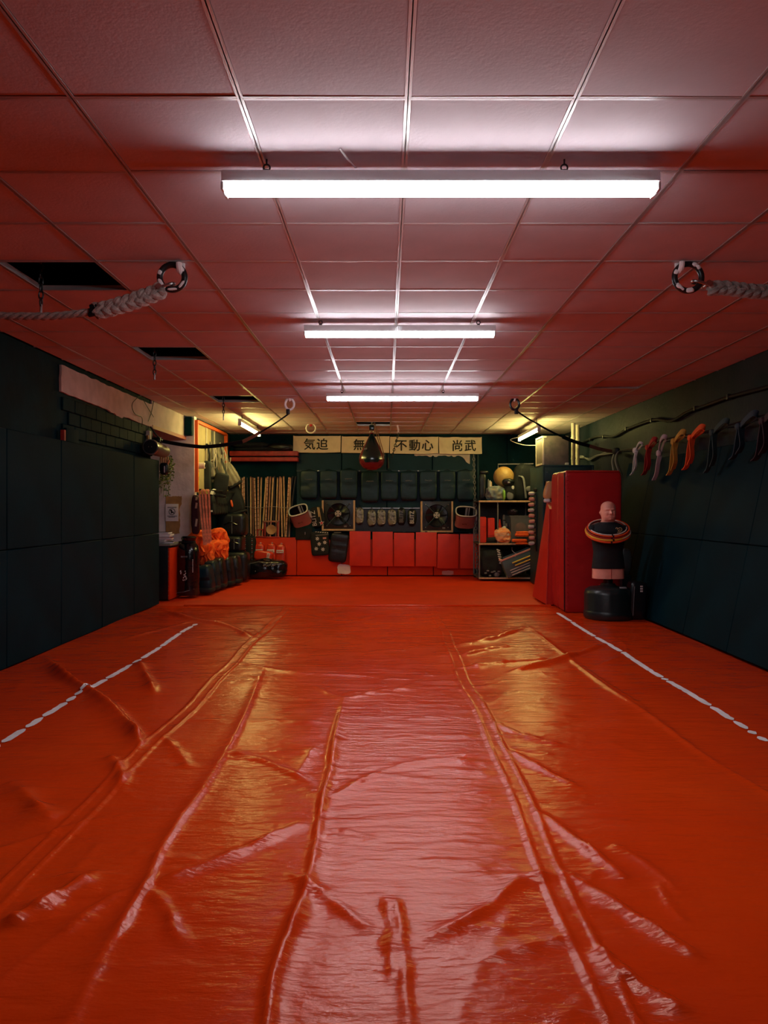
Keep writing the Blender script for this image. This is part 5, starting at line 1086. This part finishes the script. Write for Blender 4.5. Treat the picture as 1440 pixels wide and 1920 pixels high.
t = thing('leaning_mat', 'bright red mat leaning beside the thick crash mat', 'crash mat', (2.2, 10.7, 0))
p0, p1 = Vector((2.165, 10.28, .01)), Vector((2.16, 11.25, .01)); u0, u1 = Vector((2.205+.0, 10.28, 1.30)), Vector((2.36, 11.2, 1.40))
def lm_(u, v): 
    a = p0.lerp(p1, u); b = u0.lerp(u1, u); q = a.lerp(b, v); q.x += -.02*math.sin(v*PI)*math.sin(u*PI)+.004*noise.noise((u*4, v*7, 0)); return q
MB().sheet(lm_, 14, 26, (.14, .01, 0)).build('mat_body', M_crash if False else mat('bright_red_mat_vinyl', (0.58, 0.018, 0.010), .42, bump=.25, scale=4), t)
MB().tube([lm_(0, v/20)+Vector((-.004, -.006, 0)) for v in range(21)], .006, 5).build('edge_piping', M_redbeam, t)
c = at(1029, 922, 11.2); t = thing('tan_glove', 'tan leather glove wedged above the leaning red mat', 'glove', c); MB().soft(c+Vector((0, 0, .02)), (.14, .12, .26), 3, 8, R=rot('Y', 14), amp=.01).build('body', M_tan, t); MB().soft(c+Vector((-.03, -.02, -.13)), (.10, .10, .06), 3, 5).build('cuff', M_white, t)

# ================================================================== DUMMY
DX, DY = 2.635, 9.05
t = thing('punching_dummy', 'bald skin-coloured torso dummy in a black shirt on a black base', 'punching dummy', (DX, DY, 0))
Zof = lambda py: CAMZ-(py-953)/F*(DY-.05)
def loft(rings, n=56, disp=None):
    """rings: (z, cx, cy, rx, ry, power)"""
    vs, fs = [], []
    for (z, cx, cy, rx, ry, p) in rings:
        for j in range(n):
            a = 2*PI*j/n; ca, sa = math.cos(a), math.sin(a); k = (abs(ca)**p+abs(sa)**p)**(-1/p); q = Vector((cx+rx*k*ca, cy+ry*k*sa, z))
            if disp: q = disp(q, a)
            vs.append(Vector((DX, DY, 0))+q)
    m = len(rings); fs = [(i*n+j, i*n+(j+1) % n, (i+1)*n+(j+1) % n, (i+1)*n+j) for i in range(m-1) for j in range(n)]; fs += [tuple(range(n))[::-1], tuple(range((m-1)*n, m*n))]
    return MB().add(vs, fs)
def interp(rs, n):
    """smooth the key rings into n rings"""
    zs = [r[0] for r in rs]; out = []
    for i in range(n):
        z = zs[0]+(zs[-1]-zs[0])*i/(n-1); out.append((z,)+tuple(float(np.interp(z, zs, [r[k] for r in rs])) for k in range(1, 6)))
    sm = [tuple(sum(out[min(max(i+d, 0), n-1)][k] for d in (-1, 0, 1))/3 for k in range(6)) for i in range(n)]; sm[0] = out[0]; sm[-1] = out[-1]; return sm
hz = Zof(940)   # crown height
ztop = hz
H0 = ztop-.225  # chin height
keys = [(Zof(1085), 0, 0, .185, .125, 2.4), (Zof(1064), 0, 0, .182, .12, 2.4), (Zof(1035), 0, 0, .162, .115, 2.3), (Zof(1010), 0, -.005, .185, .125, 2.3), (Zof(995), 0, -.01, .205, .12, 2.3), (Zof(988), 0, 0, .20, .10, 2.2), (Zof(983), 0, .01, .15, .085, 2.1), (Zof(979), 0, .01, .085, .075, 2), (H0-.01, 0, .005, .079, .076, 2), (H0+.01, 0, -.010, .074, .088, 2.1), (H0+.035, 0, -.018, .078, .098, 2.2), (H0+.075, 0, -.014, .082, .105, 2.2), (H0+.12, 0, -.008, .085, .108, 2.1), (H0+.16, 0, -.004, .084, .106, 2.05), (H0+.19, 0, 0, .074, .093, 2), (H0+.21, 0, 0, .054, .07, 2), (H0+.222, 0, 0, .03, .04, 2), (H0+.226, 0, 0, .006, .008, 2)]
def g(x, s): return math.exp(-(x/s)**2)
def face(q, a):
    z = q.z-H0; x = q.x
    if z < -.02 or q.y > 0: 
        pass
    else:
        d = 0
        d += .026*g(x, .012+.006*max(0, (.09-z)/.03))*(g(z-.082, .022) if z > .082 else g(z-.082, .009))   # nose
        d += .008*g(x, .008)*g(z-.105, .02)
        d += .010*g(z-.128, .010)*g(abs(x)-.03, .026)            # brow
        d -= .012*g(z-.112, .010)*g(abs(x)-.032, .015)           # eye sockets
        d += .006*g(z-.110, .006)*g(abs(x)-.032, .011)           # eyeballs
        d += .006*g(z-.085, .02)*g(abs(x)-.05, .018)             # cheek bones
        d -= .006*g(z-.047, .004)*g(x, .026)                     # mouth line
        d += .007*g(z-.054, .006)*g(x, .022)+.007*g(z-.038, .006)*g(x, .018)
        d += .012*g(z-.012, .014)*g(x, .024)                     # chin
        d -= .004*g(z-.026, .006)*g(x, .02)
        d -= .004*g(abs(x)-.035+.25*(z-.06), .006)*g(z-.062, .02)  # folds beside the mouth
        d -= .003*g(z-.165, .004)*g(x, .05)+.003*g(z-.152, .004)*g(x, .05)+.003*g(z-.14, .004)*g(x, .012)
        q = q+Vector((0, -d*1.45, 0))
    # ears
    e = .020*g(z-.088, .026)*g(q.y-.012, .016)
    return q+Vector((math.copysign(e, x) if abs(x) > .04 else 0, 0, 0))
MB_h = loft(interp(keys, 190), 84, face); head_ob = MB_h.build('body', M_skin, t, ang=180)
sh = [(Zof(1066), 0, 0, .190, .130, 2.4), (Zof(1050), 0, 0, .182, .127, 2.4), (Zof(1035), 0, 0, .170, .124, 2.3), (Zof(1010), 0, -.005, .193, .134, 2.3), (Zof(995), 0, -.01, .212, .130, 2.3), (Zof(987.5), 0, 0, .205, .110, 2.2), (Zof(982.5), 0, .01, .150, .095, 2.1), (Zof(979), 0, .008, .095, .085, 2)]
loft(interp(sh, 46), 56, lambda q, a: q+Vector((math.cos(a), math.sin(a), 0))*.005*noise.noise((q.x*9, q.y*9, q.z*7))).build('shirt', M_blackm, t, label='black T-shirt', ang=180)
for k in (-1, 1): MB().soft((DX+k*.20, DY, Zof(997)), (.10, .15, .16), 2.6, 7, R=rot('Y', -k*18)).build('sleeve', M_blackm, t)
cc = Vector((DX+.085, DY-.142, Zof(993)))
MB().tube(catmull([cc+Vector((x, .010*abs(x)*8-.004, z)) for x, z in ((-.035, .01), (-.03, .025), (-.015, .02), (-.02, .005), (0, .02), (.02, .024), (.035, .01), (.03, -.012), (.01, -.02), (-.01, -.012), (.005, 0), (.02, -.002))], 4), .004, 5).build('chest_logo', M_gold, t)
MB().tube([cc+Vector((-.02, 0, -.03)), cc+Vector((.02, .004, -.03))], .003, 5).build('chest_logo', M_gold, t)
MB().tube([(DX+.0, DY-.131, Zof(1066)), (DX+.0, DY-.131, Zof(1084))], .003, 5).build('hem_seam', M_hoopr, t)
MB().lathe([(.07, .36), (.07, .40), (.055, .41), (.055, Zof(1083)+.02)], (DX, DY, 0), 20).build('column', M_black, t)
MB().lathe([(.0, .008), (.27, .008), (.285, .03), (.285, .085), (.278, .10), (.276, .11), (.276, .30), (.262, .345), (.22, .372), (.12, .385), (.09, .40), (.08, .42), (0, .42)], (DX, DY, 0), 48, wob=lambda a, z: 1-.03*g(((a*6/(2*PI)) % 1)-.5, .06)*(1 if .1 < z < .37 else 0)).build('base', M_baseg, t)
MB().rbox((DX+.10, DY-.25, .392), (.08, .004, .03), .001, rot('X', -60)).build('white_print', M_gprint, t)
# hoops around the dummy's neck
Rh = rot('X', 24) @ rot('Y', -4)
hc = at(1140, 991, DY-.02)
for i, (ra, r, off, m, lab, dx) in enumerate(((.235, .010, .010, M_hoopo, 'inner orange hoop around the dummy', .006), (.215, .007, .018, M_hoopw, 'thin white innermost hoop around the dummy', -.004), (.240, .010, -.012, M_hoopr, 'dark red hoop around the dummy', -.004), (.247, .012, -.030, M_hoopy, 'yellow hoop around the dummy', -.008), (.250, .011, -.052, M_hoopo, 'lowest orange hoop around the dummy', -.002), (.245, .007, -.026, M_hoopw, 'outer white hoop around the dummy', .010))):
    cen = hc+Vector((dx, 0, off)); t = thing('hula_hoop', lab, 'hoop', cen, 'hoops around the dummy')
    MB().tube([cen+Rh@Vector((ra*math.cos(2*PI*k/48), ra*math.sin(2*PI*k/48), 0)) for k in range(48)], r, 8, True).build('ring', m, t)
    for a in (-1.6+.12*math.sin(i*3), 1.0+.3*i): MB().tube([cen+Rh@Vector((ra*math.cos(a+d), ra*math.sin(a+d), 0)) for d in (-.04, 0, .04)], r*1.15, 8).build('joint', M_black, t)
# teal pad and black shield between the dummy and the wall
t = thing('teal_pad', 'curved dull teal pad standing behind the dummy on the right', 'pad', (2.93, 9.3, .4)); MB().soft((at(1174, 0, 9.28).x, 9.30, Zof(1057)), (.13, .1, .33), 3, 8, R=rot('Y', 4), fn=lambda o: o+Vector((-.25*o.z*o.z, 0, 0))).build('pad', M_tealplas, t)
MB().rbox((at(1174, 0, 9.28).x, 9.30, .29), (.12, .1, .42), .02).build('stand', M_black, t); MB().bb((at(1174, 0, 9.28).x-.07, 9.24, .0), (at(1174, 0, 9.28).x+.07, 9.37, .1)).build('foot', M_black, t)
x = at(1194, 0, 8.98).x; t = thing('black_shield', 'black kick shield with small white letters between the dummy base and right wall', 'kick shield', (x-.02, 8.98, 0))
MB().soft((x-.01, 8.98, .23), (.20, .2, .45), 6, 7, R=rot('Y', 4)).build('pad', M_black, t)
MB().tube([(x-.08, 8.872, .06), (x-.06, 8.872, .40)], .004, 5).build('stitching', M_gprint, t)
for k in range(3): MB().rbox((x+.02, 8.873, .40-k*.028), (.03, .004, .018), .001).build('white_letter', M_wprint, t)

# ================================================================== RIGHT WALL: PIPE, CABLES, BELTS
def wallpts(pts, X): return [Vector((X, X*F/(px-724), CAMZ-(py-953)*X/(px-724))) for px, py in pts]
t = thing('wall_conduit', 'black wavy conduit running along the upper right wall', 'conduit', (3.5, 9, 2.3)); P = wallpts([(1084, 833), (1118, 819), (1151, 818), (1179, 803), (1226, 787), (1259, 789), (1290, 772), (1318, 762), (1368, 744), (1440, 725), (1560, 690)], 3.50)
MB().tube(catmull(P, 8), .020, 8).build('pipe', M_cable, t)
for p in wallpts([(1108, 824), (1133, 819), (1176, 804), (1224, 788), (1306, 766), (1368, 744)], 3.505): MB().rbox(p, (.06, .035, .055), .006).build('clip', M_iron, t)
t = thing('wall_cable', 'pale twisted cable drooping along the right wall below the conduit', 'cable', (3.5, 12.5, 2.1)); P = wallpts([(1072, 860), (1090, 858), (1105, 860), (1120, 854), (1140, 851), (1158, 847)], 3.49)
MB().tube(catmull(P, 6), .014, 6).tube(catmull([p+Vector((0, 0, .03*math.sin(i*2))) for i, p in enumerate(P)], 6), .012, 6).build('strand', M_gprint, t)
BX = 3.33
t = thing('belt_cord', 'dark cord strung along the right wall on which the belts hang', 'cord', (BX, 9, 2.13))
by = lambda px: BX*F/(px-724)
MB().tube([(BX+.02, y, 2.125+.012*math.sin(y*3)) for y in [6.0+.25*k for k in range(22)]], .008, 6).build('cord', M_cable, t)
for y in (6.3, 7.1, 7.75, 8.3, 8.85, 9.4, 10.1, 11.0): MB().tube([(BX+.02, y, 2.125), (XR, y, 2.135)], .008, 6).build('hook', M_steel, t)
t = thing('tied_straps', 'bundle of black and grey straps tied at the end of the belt cord', 'strap', (BX, by(1155), 2.1))
for k in range(4): yb_ = by(1152+k*3); MB().ribbon(catmull([(BX, yb_, 2.13), (BX-.03, yb_+.02, 2.0), (BX-.02+.02*k, yb_-.02, 1.86-.03*k)], 5), (0, 1, 0), .05, .008).build('strap_tail', M_blackm if k % 2 else M_gprint, t)
MB().soft((BX, by(1155), 2.14), (.09, .16, .09), 3, 5, amp=.01).build('knot', M_blackm, t)
def belt(px, m, label, tail, wd=.06, spread=.20, two=True, loop=True, sag=.0):
    Y = by(px); z = 2.115; t = thing('martial_arts_belt', label, 'belt', (BX, Y, z), 'belts hung along the right wall')
    X = BX-.015
    if loop: MB().ribbon(catmull([(X, Y+.02, z-.06-sag), (X-.02, Y-spread*.4, z-.02), (X-.01, Y-spread*1.3, z+.05), (X+.03, Y-spread*1.35, z+.03), (X+.03, Y-spread*.4, z-.01), (X+.01, Y+.03, z-.05-sag)], 6), (.2, .1, 1), wd, .010).build('loop', m, t)
    MB().soft((X-.015, Y, z-.04-sag), (.05, .075, .07), 2.6, 6, amp=.012, seed=px).build('knot', m, t)
    y1, y2 = Y+.12, Y-.03
    MB().ribbon(catmull([(X, Y, z-.06-sag), (X-.03, Y-.02, z-.15-sag), (X-.025, Y+.05, z-.06-tail*.7), (X-.035, y1, z-tail)], 6), (1, .3, .1), wd, .008).build('tail', m, t)
    if two: MB().ribbon(catmull([(X, Y-.03, z-.05-sag), (X-.05, Y-.13, z-.13-sag), (X-.045, Y-.13, z-.06-tail*.5), (X-.03, Y-.02, z-tail*.86)], 6), (1, .45, .1), wd, .008).build('tail', m, t)
    return t
belt(1195, M_wtape, 'thin white and black corded belt, farthest of the hung belts', .36, .03, .12)
belt(1219, M_bred, 'dark red belt tied next to the lilac-white belt', .38, .06, .14)
belt(1240, M_lilac, 'lilac-white belt with a low hanging knot and long tail', .46, .055, .10, two=False, sag=.10)
belt(1268, M_byel, 'mustard yellow belt with two tails', .42, .06, .17)
belt(1299, M_bor, 'bright orange belt with two tails', .38, .06, .20)
belt(1341, M_bgreen, 'dark green belt next to the orange belt', .44, .055, .20)
belt(1391, M_bblue, 'dark blue belt, second from the photo edge', .34, .06, .2)
belt(1436, M_bbrown, 'dark brown-purple belt at the right edge of the photo', .38, .07, .2)
